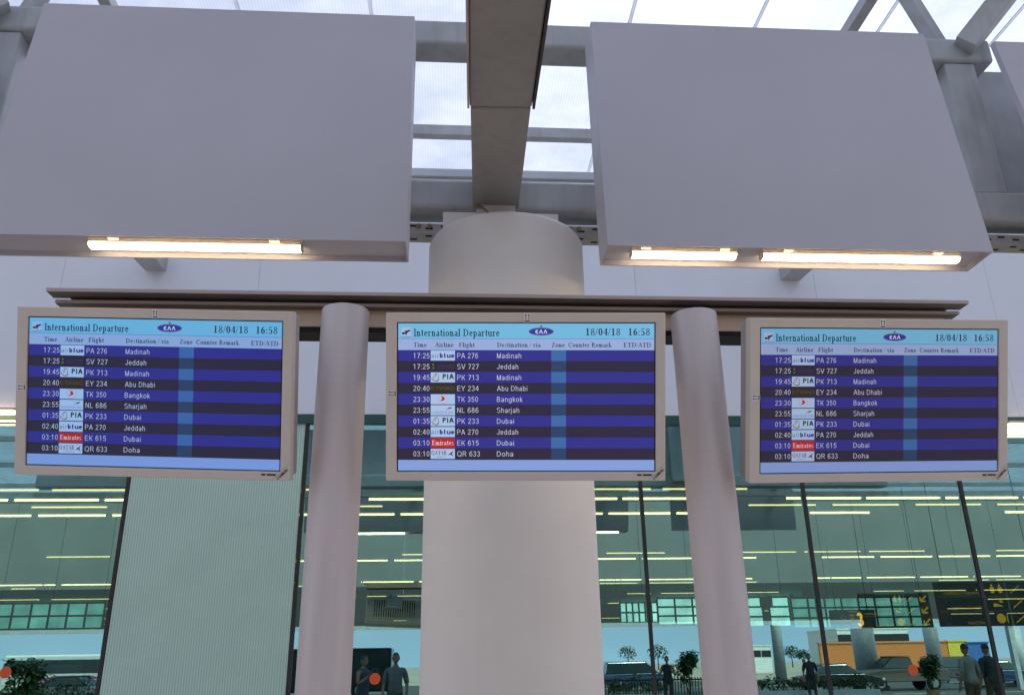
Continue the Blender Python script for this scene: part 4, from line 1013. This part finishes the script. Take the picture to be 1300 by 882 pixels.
# ------------------------------------------------------------------ direction signs under the canopy, facing the glass
M_board = mat('sign_board_dark', (.016, .018, .014), .5); amber_s = glow('amber_lettering', (1.0, .46, .02), .30, (.16, .09, .01)); M_divider = mat('sign_divider', (.12, .12, .08), .5)
SIGN_ROWS = (('Passenger Counters', 'people'), ('Airline Counters', 'plane'), ('Food Court', 'plate'))
def dir_sign(label, px0, px1, py0, py1, Yv, rows_):
    a, b = refl(px0, py1, Yv), refl(px1, py0, Yv); y = a.y; x0, x1, z0, z1 = a.x, b.x, a.z, b.z; W, H = x1 - x0, z1 - z0
    r = thing('direction_sign', label, 'direction sign', ((x0 + x1) / 2, y, z0), 0, 'hanging direction signs mirrored in the glass')
    bm = NEW(); box(bm, x0, x1, y - .12, y, z0, z1); obj('board', bm, M_board, r, bevel=.01)
    # the front faces +Y, so reading left is at x1
    def X(f): return x1 - W * f
    bm = NEW(); box(bm, X(.375), X(.355), y + .001, y + .012, z0 + .02, z1 - .02)
    for k in (1, 2): box(bm, x0 + .02, X(.38), y + .001, y + .008, z0 + H * k / 3 - .012, z0 + H * k / 3 + .012)
    obj('divider', bm, M_divider, r)
    bt = NEW(); ba = NEW(); bs = NEW(); yy = y + .014
    for k, (s, ic) in enumerate(rows_):
        zc = z1 - H * (k + .5) / 3; hh = H / 3
        def T(f, g): return (X(f), zc + g * hh)
        def ln(pts, wd, bmx): line(bmx, [T(*q) for q in pts], wd, yy)
        ln([(.04, .25), (.13, -.25)], .06, ba); ln([(.13, -.25), (.13, .12)], .06, ba); ln([(.13, -.25), (.055, -.22)], .06, ba)
        ln([(.24, .2), (.33, -.3)], .03, bs)
        b2 = NEW(); sans(b2, s, 0, 0, hh * .2, min(W * .40, len(s) * hh * .16), 0, 0)
        b2.transform(Matrix.Translation((X(.57), yy, zc - .36 * hh)) @ Matrix.Rotation(math.pi, 4, 'Z'))
        me = bpy.data.meshes.new('tmp'); b2.to_mesh(me); b2.free(); bt.from_mesh(me); bpy.data.meshes.remove(me)
        if ic == 'people':
            for f in (.42, .49): disc(bs, (X(f), yy, zc + .22 * hh), hh * .09, 10, 0); poly(bs, [T(f - .022, .12), T(f + .022, .12), T(f + .016, -.3), T(f - .016, -.3)], yy)
        elif ic == 'plane':
            poly(bs, [T(.41, -.2), T(.51, -.22), T(.5, .05), T(.47, -.02)], yy); poly(bs, [T(.41, .05), T(.44, .3), T(.45, .05)], yy)
        else: disc(bs, (X(.46), yy, zc), hh * .33, 18, 0); line(bs, [T(.405, .3), T(.405, -.3)], .03, yy)
    obj('sign_text', bt, amber_s, r, fix=False); obj('arrow', ba, amber_s, r, fix=False); obj('symbol', bs, amber_s, r, fix=False)
    bm = NEW()
    for x in (x0 + .3, x1 - .3): cyl(bm, (x, y - .05, z1 + .001), (x, y - .05, ROOF_Z - .25), .009, n=6)
    obj('hanger', bm, M_mullion, r)
dir_sign('big dark direction sign with amber arrow rows, mirrored at the far right', 1196, 1325, 737, 795, 25, SIGN_ROWS)
dir_sign('smaller dark direction sign with amber arrows, mirrored in the glass behind the number sign', 1096, 1178, 752, 797, 33, SIGN_ROWS)

# ------------------------------------------------------------------ forecourt seen only in the glass: columns, lamp post, rail
for (px, lab) in ((1097, 'grey round column mirrored in the glass below the number sign'), (1184, 'grey round column mirrored in the glass left of the big direction sign'), (1290, 'grey round column mirrored in the glass at the far right edge')):
    p = refl(px, 820, 52); wr_ = .66 if px < 1100 else .42; bm = NEW(); cyl(bm, (p.x, p.y, -.12), (p.x, p.y, 3.3), wr_, n=36)
    box(bm, p.x - .8, p.x + .8, p.y - .8, p.y + .8, -.119, .1); solid('forecourt_column', lab, 'column', bm, M_steel, (p.x, p.y, -.12), 'round columns on the forecourt')
p = refl(985, 800, 70)
lp = thing('lamp_post', 'tall grey lamp mast mirrored in the glass right of the second post', 'lamp post', (p.x, p.y, -.12))
bm = NEW(); cyl(bm, (p.x, p.y, -.12), (p.x, p.y, 9), .45, .35, 16); obj('mast', bm, M_steel, lp)
bm = NEW(); bar(bm, (p.x - 1.4, p.y, 8.9), (p.x + 1.4, p.y, 8.9), .12, .12); obj('crossarm', bm, M_steel, lp)
for s in (-1.2, 1.2):
    bm = NEW(); box(bm, p.x + s - .3, p.x + s + .3, p.y - .15, p.y + .15, 8.97, 9.1); obj('lamp_head', bm, M_alu, lp)
a, b = refl(742, 868, 30), refl(905, 868, 30)
rl = thing('iron_railing', 'black iron railing mirrored at the bottom of the glass right of the column', 'railing', ((a.x + b.x) / 2, a.y, 0))
bm = NEW()
for z in (.15, 1.0): box(bm, a.x, b.x, a.y - .02, a.y + .02, z, z + .05)
obj('rail', bm, M_black, rl)
n = 44
for i in range(n + 1):
    bm = NEW(); x = a.x + (b.x - a.x) * i / n; box(bm, x - .012, x + .012, a.y - .012, a.y + .012, .002, 1.1); obj('baluster', bm, M_black, rl)

# hoarding and buildings across the road
def block(name, label, cat, px0, px1, py0, Yv, m, depth=8, wins=None, group=None):
    a, b = refl(px0, py0, Yv), refl(px1, py0, Yv); y = a.y
    r = thing(name, label, cat, ((a.x + b.x) / 2, y, -.13), 0, group)
    bm = NEW(); box(bm, a.x, b.x, y - depth, y, -.128, a.z); box(bm, a.x - .1, b.x + .1, y - depth - .1, y + .1, a.z + .003, a.z + .15); obj('wall', bm, m, r)
    if wins:
        for i in range(wins):
            x = a.x + (b.x - a.x) * (i + .5) / wins; bm = NEW(); box(bm, x - .7, x + .7, y + .002, y + .06, a.z - 1.5, a.z - .6); obj('window', bm, M_black, r)
    return r
M_hoard = mat('orange_hoarding_paint', (.62, .19, .05), .6, var=.08); M_yel = mat('yellow_hoarding_paint', (.70, .52, .06), .6); M_blu = mat('blue_hoarding_paint', (.04, .13, .40), .6)
M_bwhite = mat('white_render', (.75, .75, .73), .7)
block('hoarding', 'long orange site hoarding mirrored in the glass behind the cars', 'hoarding', 1040, 1202, 817, 95, M_hoard, .4, group='site hoardings across the road')
block('hoarding', 'yellow site hoarding section mirrored right of the orange one', 'hoarding', 1202.5, 1226, 814, 95, M_yel, .4, group='site hoardings across the road')
block('hoarding', 'blue site hoarding section mirrored right of the yellow one', 'hoarding', 1226.5, 1254, 816, 95, M_blu, .4, group='site hoardings across the road')
block('white_building', 'low white flat roofed building with dark windows mirrored above the orange hoarding', 'building', 1062, 1152, 799, 115, M_bwhite, 10, 7)
block('white_building', 'small white flat roofed building mirrored left of the lamp mast', 'building', 940, 978, 820, 130, M_bwhite, 8, 3)
a = refl(760, 832, 190)
for i in range(9):
    x = a.x + i * 9 + random.uniform(-2, 2); y = a.y - random.uniform(0, 30)
    r = thing('far_tree', 'small dusty green tree far across the road, mirrored in the glass right of the column', 'tree', (x, y, -.13), 0, 'trees across the road')
    h = random.uniform(3.2, 5.5)
    bm = NEW(); cyl(bm, (x, y, -.13), (x, y, h * .6), .16, .08, 8); obj('trunk', bm, M_stem, r)
    bm = NEW(); leaves(bm, (x, y, h * .72), h * .42, h * .3, 260, .7, 70 + i); obj('crown', bm, M_leaf, r, fix=False)

# ------------------------------------------------------------------ cars
M_tyre = mat('tyre_rubber', (.015, .015, .015), .8); M_rim = mat('wheel_rim', (.45, .45, .46), .35, metal=.6)
M_cglass = mat('car_glass', (.03, .045, .05), .08, spec=.8); M_head = mat('headlight_glass', (.6, .6, .58), .15); M_tail = mat('tail_light', (.35, .02, .02), .3)
def car(label, x, y, rz, paint, kind, z0=-.124):
    r = thing('parked_car', label, 'car', (x, y, z0), rz, 'vehicles mirrored in the glass')
    M0 = chain(r)
    def put(nm, bm, m, **k): bm.transform(M0); return obj(nm, bm, m, r, **k)
    L = 4.5 if kind != 'pickup' else 5.2
    if kind == 'sedan':
        low = [(-2.2, .35), (-2.25, .62), (-2.1, .88), (-1.3, .96), (1.2, .95), (2.05, .82), (2.25, .6), (2.2, .32)]
        cab = [(-1.55, .95), (-.95, 1.42), (.35, 1.46), (1.15, .96)]
    elif kind == 'pickup':
        low = [(-2.6, .5), (-2.6, 1.12), (-.55, 1.14), (1.3, 1.14), (2.4, 1.04), (2.6, .85), (2.6, .42)]
        cab = [(-.6, 1.12), (-.5, 1.76), (.6, 1.8), (1.4, 1.14)]
    else:
        low = [(-2.2, .4), (-2.25, 1.0), (1.2, 1.05), (2.1, .92), (2.25, .7), (2.2, .36)]
        cab = [(-2.15, 1.02), (-2.0, 1.7), (.5, 1.74), (1.35, 1.04)]
    wd = .88
    bm = NEW(); prism(bm, low, 'y', -wd, wd)
    for v in bm.verts:
        if abs(v.co.x) > 1.9: v.co.y *= .9
    put('body', bm, paint, bevel=.07, seg=3)
    bm = NEW(); fs = prism(bm, cab, 'y', -.78, .78)
    for v in bm.verts:
        if v.co.z > 1.3: v.co.y *= .84
    put('cabin', bm, M_cglass, bevel=.05)
    bm = NEW(); tx = sorted(c[0] for c in cab if c[1] > 1.3); tz = max(c[1] for c in cab)
    box(bm, tx[0] - .06, tx[1] + .06, -.64, .64, tz - .005, tz + .035)
    put('roof', bm, paint, bevel=.015)
    for s in (-1, 1):
        for wx in (-L * .3, L * .3):
            wr = .33 if kind == 'sedan' else .38
            bm = NEW(); cyl(bm, (wx, s * (wd - .18), wr), (wx, s * (wd + .02), wr), wr, n=28); o = put('wheel', bm, M_tyre, bevel=.03)
            bm = NEW(); cyl(bm, (wx, s * (wd + .022), wr), (wx, s * (wd + .032), wr), wr * .62, n=20); bm.transform(M0); obj('rim', bm, M_rim, o)
        bm = NEW(); box(bm, L / 2 - .12, L / 2 + .02, s * .62 - .16, s * .62 + .16, .6 if kind == 'sedan' else .72, .74 if kind == 'sedan' else .9); put('headlight', bm, M_head, bevel=.02)
        bm = NEW(); box(bm, -L / 2 - .02, -L / 2 + .08, s * .66 - .12, s * .66 + .12, .66, .84); put('tail_light', bm, M_tail, bevel=.02)
    return r
P_dark = mat('dark_car_paint', (.02, .022, .026), .2, spec=.7); P_tan = mat('tan_car_paint', (.30, .26, .20), .3, spec=.6); P_sil = mat('silver_car_paint', (.42, .45, .48), .25, metal=.4)
P_blue = mat('blue_car_paint', (.05, .09, .18), .25, spec=.6); P_grey = mat('grey_car_paint', (.10, .115, .13), .25, metal=.3); P_white = mat('white_car_paint', (.75, .75, .74), .3)
for (px, Yv, rz, m, kind, lab) in ((1062, 48, 0.1, P_dark, 'sedan', 'dark saloon car mirrored in the glass left of the nearest grey column'), (1140, 50, math.pi, P_tan, 'pickup', 'tan pickup mirrored in the glass below the small direction sign'),
        (1212, 60, 0.0, P_grey, 'wagon', 'grey estate car mirrored in the glass behind the person in grey'), (1268, 52, 0.2, P_blue, 'sedan', 'blue saloon car mirrored in the glass at the far right'),
        (808, 58, 0.0, P_blue, 'wagon', 'dark blue estate car mirrored in the glass right of the column'), (98, 50, 0.1, P_sil, 'sedan', 'silver saloon car mirrored in the glass beside the ribbed panel'),
):
    p = refl(px, 850, Yv); car(lab, p.x, p.y, rz, m, kind, -.124 if p.y < -16.2 else .001)
# coach with purple swoosh, far left; dark van beside the left post
def coach(label, px, Yv, paint, swoosh):
    p = refl(px, 850, Yv); x, y = p.x, p.y; z0 = -.124 if y < -16.2 else .001
    r = thing('coach', label, 'coach', (x, y, z0), 0, 'vehicles mirrored in the glass')
    bm = NEW(); box(bm, x - 4.5, x + 4.5, y - 1.2, y + 1.2, z0 + .4, z0 + 2.7); obj('body', bm, paint, r, bevel=.12, seg=3)
    bm = NEW(); box(bm, x - 4.3, x + 4.3, y + 1.203, y + 1.22, z0 + 1.6, z0 + 2.4); obj('window_band', bm, M_cglass, r)
    if swoosh:
        bm = NEW()
        for k in range(3): line(bm, [(x + 3.4 * math.cos(rad(10 + 16 * j)), z0 + .45 + (.95 - .22 * k) * math.sin(rad(10 + 16 * j))) for j in range(11)], .13, y + 1.215 , 0)
        obj('swoosh', bm, mat('purple_vinyl', (.30, .05, .20), .5), r, fix=False)
    for wx in (-3, 2.8):
        bm = NEW(); cyl(bm, (x + wx, y + 1.0, z0 + .48), (x + wx, y + 1.24, z0 + .48), .48, n=28); o = obj('wheel', bm, M_tyre, r)
        bm = NEW(); cyl(bm, (x + wx, y + 1.243, z0 + .48), (x + wx, y + 1.25, z0 + .48), .28, n=20); obj('rim', bm, M_rim, o)
    for s in (-.8, .8):
        bm = NEW(); box(bm, x + 4.49, x + 4.53, y + s - .2, y + s + .2, z0 + .7, z0 + .9); obj('headlight', bm, M_head, r)
coach('white coach with purple swoosh stripes mirrored in the glass beside the ribbed panel', 105, 60, P_white, True)
coach('dark coach mirrored in the glass between left post and column', 398, 52, P_dark, False)

# ------------------------------------------------------------------ people on the forecourt
M_skin = mat('skin', (.26, .15, .10), .6, var=.06); M_hair = mat('hair_black', (.012, .01, .01), .6)
def person(label, x, y, face, h, shirt, trousers, pose='stand', hair=True):
    """One skinned body; face is the heading in degrees (0 looks along +Y). Clothes are shells grown from the same skeleton."""
    r = thing('person', label, 'person', (x, y, 0.0), rad(face), 'people mirrored in the glass')
    k = h / 1.75
    J = {'pel': (0, 0, .95), 'belly': (0, .01, 1.10), 'chest': (0, .01, 1.30), 'neck': (0, 0, 1.48), 'chin': (0, .02, 1.56)}
    for s, n_ in ((-1, 'l'), (1, 'r')):
        J['hip' + n_] = (s * .10, 0, .90); J['kn' + n_] = (s * .115, .02 if s > 0 else .0, .49); J['an' + n_] = (s * .12, -.02, .09); J['to' + n_] = (s * .135, .16, .035)
        J['sh' + n_] = (s * .19, 0, 1.41)
        if pose == 'phone':
            J['el' + n_] = (s * .27, .06, 1.14); J['wr' + n_] = (s * .12, .27, 1.32); J['ha' + n_] = (s * .08, .31, 1.39)
        elif pose == 'point' and s > 0:
            J['el' + n_] = (s * .33, .16, 1.20); J['wr' + n_] = (s * .38, .40, 1.22); J['ha' + n_] = (s * .39, .48, 1.22)
        else:
            J['el' + n_] = (s * .26, -.02, 1.13); J['wr' + n_] = (s * .27, .07, .89); J['ha' + n_] = (s * .27, .09, .81)
    def grow(name, edges, radii, m, sub=2):
        ks = list(dict.fromkeys([a for e in edges for a in e])); me = bpy.data.meshes.new(name)
        me.from_pydata([Vector(J[a]) * k for a in ks], [(ks.index(a), ks.index(b)) for a, b in edges], []); me.materials.append(m)
        o = bpy.data.objects.new(name, me); COL.objects.link(o)
        md = o.modifiers.new('skin', 'SKIN'); md.use_smooth_shade = True
        for i, a in enumerate(ks):
            q = radii[a]; q = q if isinstance(q, tuple) else (q, q)
            me.skin_vertices[0].data[i].radius = (q[0] * k, q[1] * k); me.skin_vertices[0].data[i].use_root = i == 0
        ms = o.modifiers.new('subsurf', 'SUBSURF'); ms.levels = ms.render_levels = sub
        o.parent = r; return o
    R_ = {'pel': (.15, .11), 'belly': (.14, .10), 'chest': (.165, .115), 'neck': .058, 'chin': .055}
    for n_ in 'lr':
        R_.update({'hip' + n_: .09, 'kn' + n_: .058, 'an' + n_: .042, 'to' + n_: (.042, .03), 'sh' + n_: .062, 'el' + n_: .043, 'wr' + n_: .031, 'ha' + n_: (.042, .022)})
    E_ = [('pel', 'belly'), ('belly', 'chest'), ('chest', 'neck'), ('neck', 'chin')]
    for n_ in 'lr': E_ += [('pel', 'hip' + n_), ('hip' + n_, 'kn' + n_), ('kn' + n_, 'an' + n_), ('an' + n_, 'to' + n_), ('chest', 'sh' + n_), ('sh' + n_, 'el' + n_), ('el' + n_, 'wr' + n_), ('wr' + n_, 'ha' + n_)]
    # fingers: short chains rooted in the palm
    for n_, s in (('l', -1), ('r', 1)):
        w_ = Vector(J['wr' + n_]); hnd = Vector(J['ha' + n_]); d = (hnd - w_).normalized(); sd = d.cross(Vector((0, 1, .2))).normalized()
        for fi, (off, ln_) in enumerate(((-.03, .07), (-.01, .085), (.01, .08), (.03, .062))):
            a, b, c = 'f%s%da' % (n_, fi), 'f%s%db' % (n_, fi), 'f%s%dc' % (n_, fi)
            J[a] = tuple(hnd + sd * off + d * .02); J[b] = tuple(hnd + sd * off * 1.1 + d * (.02 + ln_ * .6) + Vector((0, .008, 0))); J[c] = tuple(hnd + sd * off * 1.1 + d * (.02 + ln_) + Vector((0, .022, 0)))
            R_.update({a: .011, b: .0095, c: .008}); E_ += [('ha' + n_, a), (a, b), (b, c)]
        a, b = 't%sa' % n_, 't%sb' % n_; J[a] = tuple(w_ + d * .03 - sd * .035 + Vector((0, .01, 0))); J[b] = tuple(w_ + d * .075 - sd * .055 + Vector((0, .025, 0))); R_.update({a: .012, b: .009}); E_ += [('wr' + n_, a), (a, b)]
    body = grow('body', E_, R_, M_skin, 1)
    # head
    bm = NEW(); bmesh.ops.create_icosphere(bm, subdivisions=3, radius=1.0)
    for v in bm.verts:
        c = v.co; z = c.z; c.x *= .076 * (1 - .18 * max(0, -z)); c.y *= .098; c.z *= .118
        if c.y > .05: c.y -= .012 * (1 - abs(z))
        if abs(c.x) < .018 and c.y > .04 and -.4 < z < .12: c.y += .022 * (1 - abs(z + .15) / .3)
        if z < -.45 and c.y > 0: c.y += .01
    for s in (-1, 1):
        m4 = Matrix.Translation((s * .078, 0, -.005)) @ Matrix.Diagonal((.012, .024, .034, 1)); bmesh.ops.create_icosphere(bm, subdivisions=2, radius=1.0, matrix=m4)
        bmesh.ops.create_icosphere(bm, subdivisions=1, radius=.010, matrix=Matrix.Translation((s * .03, .083, .012)))
    for f in bm.faces: f.smooth = True
    bm.transform(Matrix.Translation((0, .025, 1.645)) ); bm.transform(Matrix.Scale(k, 4))
    obj('head', bm, M_skin, r, local=True)
    if hair:
        bm = NEW(); bmesh.ops.create_icosphere(bm, subdivisions=3, radius=1.0)
        for v in list(bm.verts):
            if v.co.z < -.15 or (v.co.y > .45 and v.co.z < .45): bm.verts.remove(v)
        for v in bm.verts: v.co = Vector((v.co.x * .084, v.co.y * .106, v.co.z * .128))
        bm.transform(Matrix.Translation((0, .02, 1.65))); bm.transform(Matrix.Scale(k, 4)); obj('hair', bm, M_hair, r, local=True)
    # clothes follow the body: shells of its own surface pushed outwards
    bpy.context.view_layer.update()
    ev = body.evaluated_get(bpy.context.evaluated_depsgraph_get()); me0 = bpy.data.meshes.new_from_object(ev)
    def shell(nm, keep, d, m):
        bm = NEW(); bm.from_mesh(me0); bmesh.ops.recalc_face_normals(bm, faces=bm.faces[:]); bm.normal_update()
        nrm = {v: v.normal.copy() for v in bm.verts}
        kill = [f for f in bm.faces if not keep(f.calc_center_median() / k)]
        bmesh.ops.delete(bm, geom=kill, context='FACES')
        for v in bm.verts: v.co += nrm[v] * d
        for f in bm.faces: f.smooth = True
        o = obj(nm, bm, m, r, local=True, fix=False); md = o.modifiers.new('cloth', 'SOLIDIFY'); md.thickness = .006; md.offset = -1
    elb = [Vector(J['el' + q]) for q in 'lr']
    shell('shirt', lambda c: .88 < c.z < 1.47 and not any((c - e).length < .30 and (Vector(c) - e).dot(Vector(J['wr' + q]) - e) > .002 and abs(c.x) > .15 for e, q in zip(elb, 'lr')) and not (abs(c.x) > .2 and c.z < 1.05), .016, shirt)
    shell('trousers', lambda c: .07 < c.z < .95 and abs(c.x) < .215, .012, trousers)
    for n_, s in (('l', -1), ('r', 1)):
        bm = NEW(); x_ = J['an' + n_][0]; box(bm, x_ - .048, x_ + .055, -.08, .20, .003, .075); bm.transform(Matrix.Scale(k, 4)); obj('shoe', bm, M_hair, r, local=True, bevel=.03)
    return r
C_blue = mat('blue_shirt', (.045, .06, .10), .85); C_grey = mat('grey_shirt', (.20, .20, .19), .85); C_dark = mat('dark_jacket', (.02, .025, .03), .8); C_brown = mat('brown_trousers', (.06, .035, .025), .85); C_navy = mat('navy_cloth', (.025, .03, .05), .85); C_stripe = mat('pale_check_shirt', (.12, .13, .155), .85, scale=30, var=.3)
p = refl(503, 830, 21.9); person('person in a grey blue check shirt mirrored in the glass just left of the column', p.x, p.y, 0, 1.88, C_stripe, C_navy)
p = refl(462, 832, 22.2); person('person in a blue shirt with raised hands, mirrored beside the left metal post', p.x, p.y, -60, 1.84, C_blue, C_navy, 'phone')
p = refl(1226, 828, 22.0); person('person in a grey shirt and brown trousers mirrored in the glass at the right', p.x, p.y, 165, 1.90, C_grey, C_brown)
p = refl(1252, 828, 22.5); person('person in a dark jacket mirrored in the glass right of the grey shirt', p.x, p.y, 170, 1.90, C_dark, C_brown)
p = refl(847, 848, 33); person('dark clothed person mirrored small in the glass left of the second post', p.x, p.y, 20, 1.78, C_dark, C_dark, 'phone')
p = refl(1027, 840, 36); person('dark clothed person mirrored small in front of the dark saloon car', p.x, p.y, 20, 1.80, C_dark, C_dark)
# bag on the shoulder of the dark jacket
p = refl(1258, 850, 22.7); bm = NEW(); box(bm, p.x - .16, p.x + .16, p.y + .14, p.y + .28, .95, 1.35); solid('shoulder_bag', 'black bag carried by the person in the dark jacket', 'bag', bm, M_black, (p.x, p.y + .2, .95), bevel=.04)
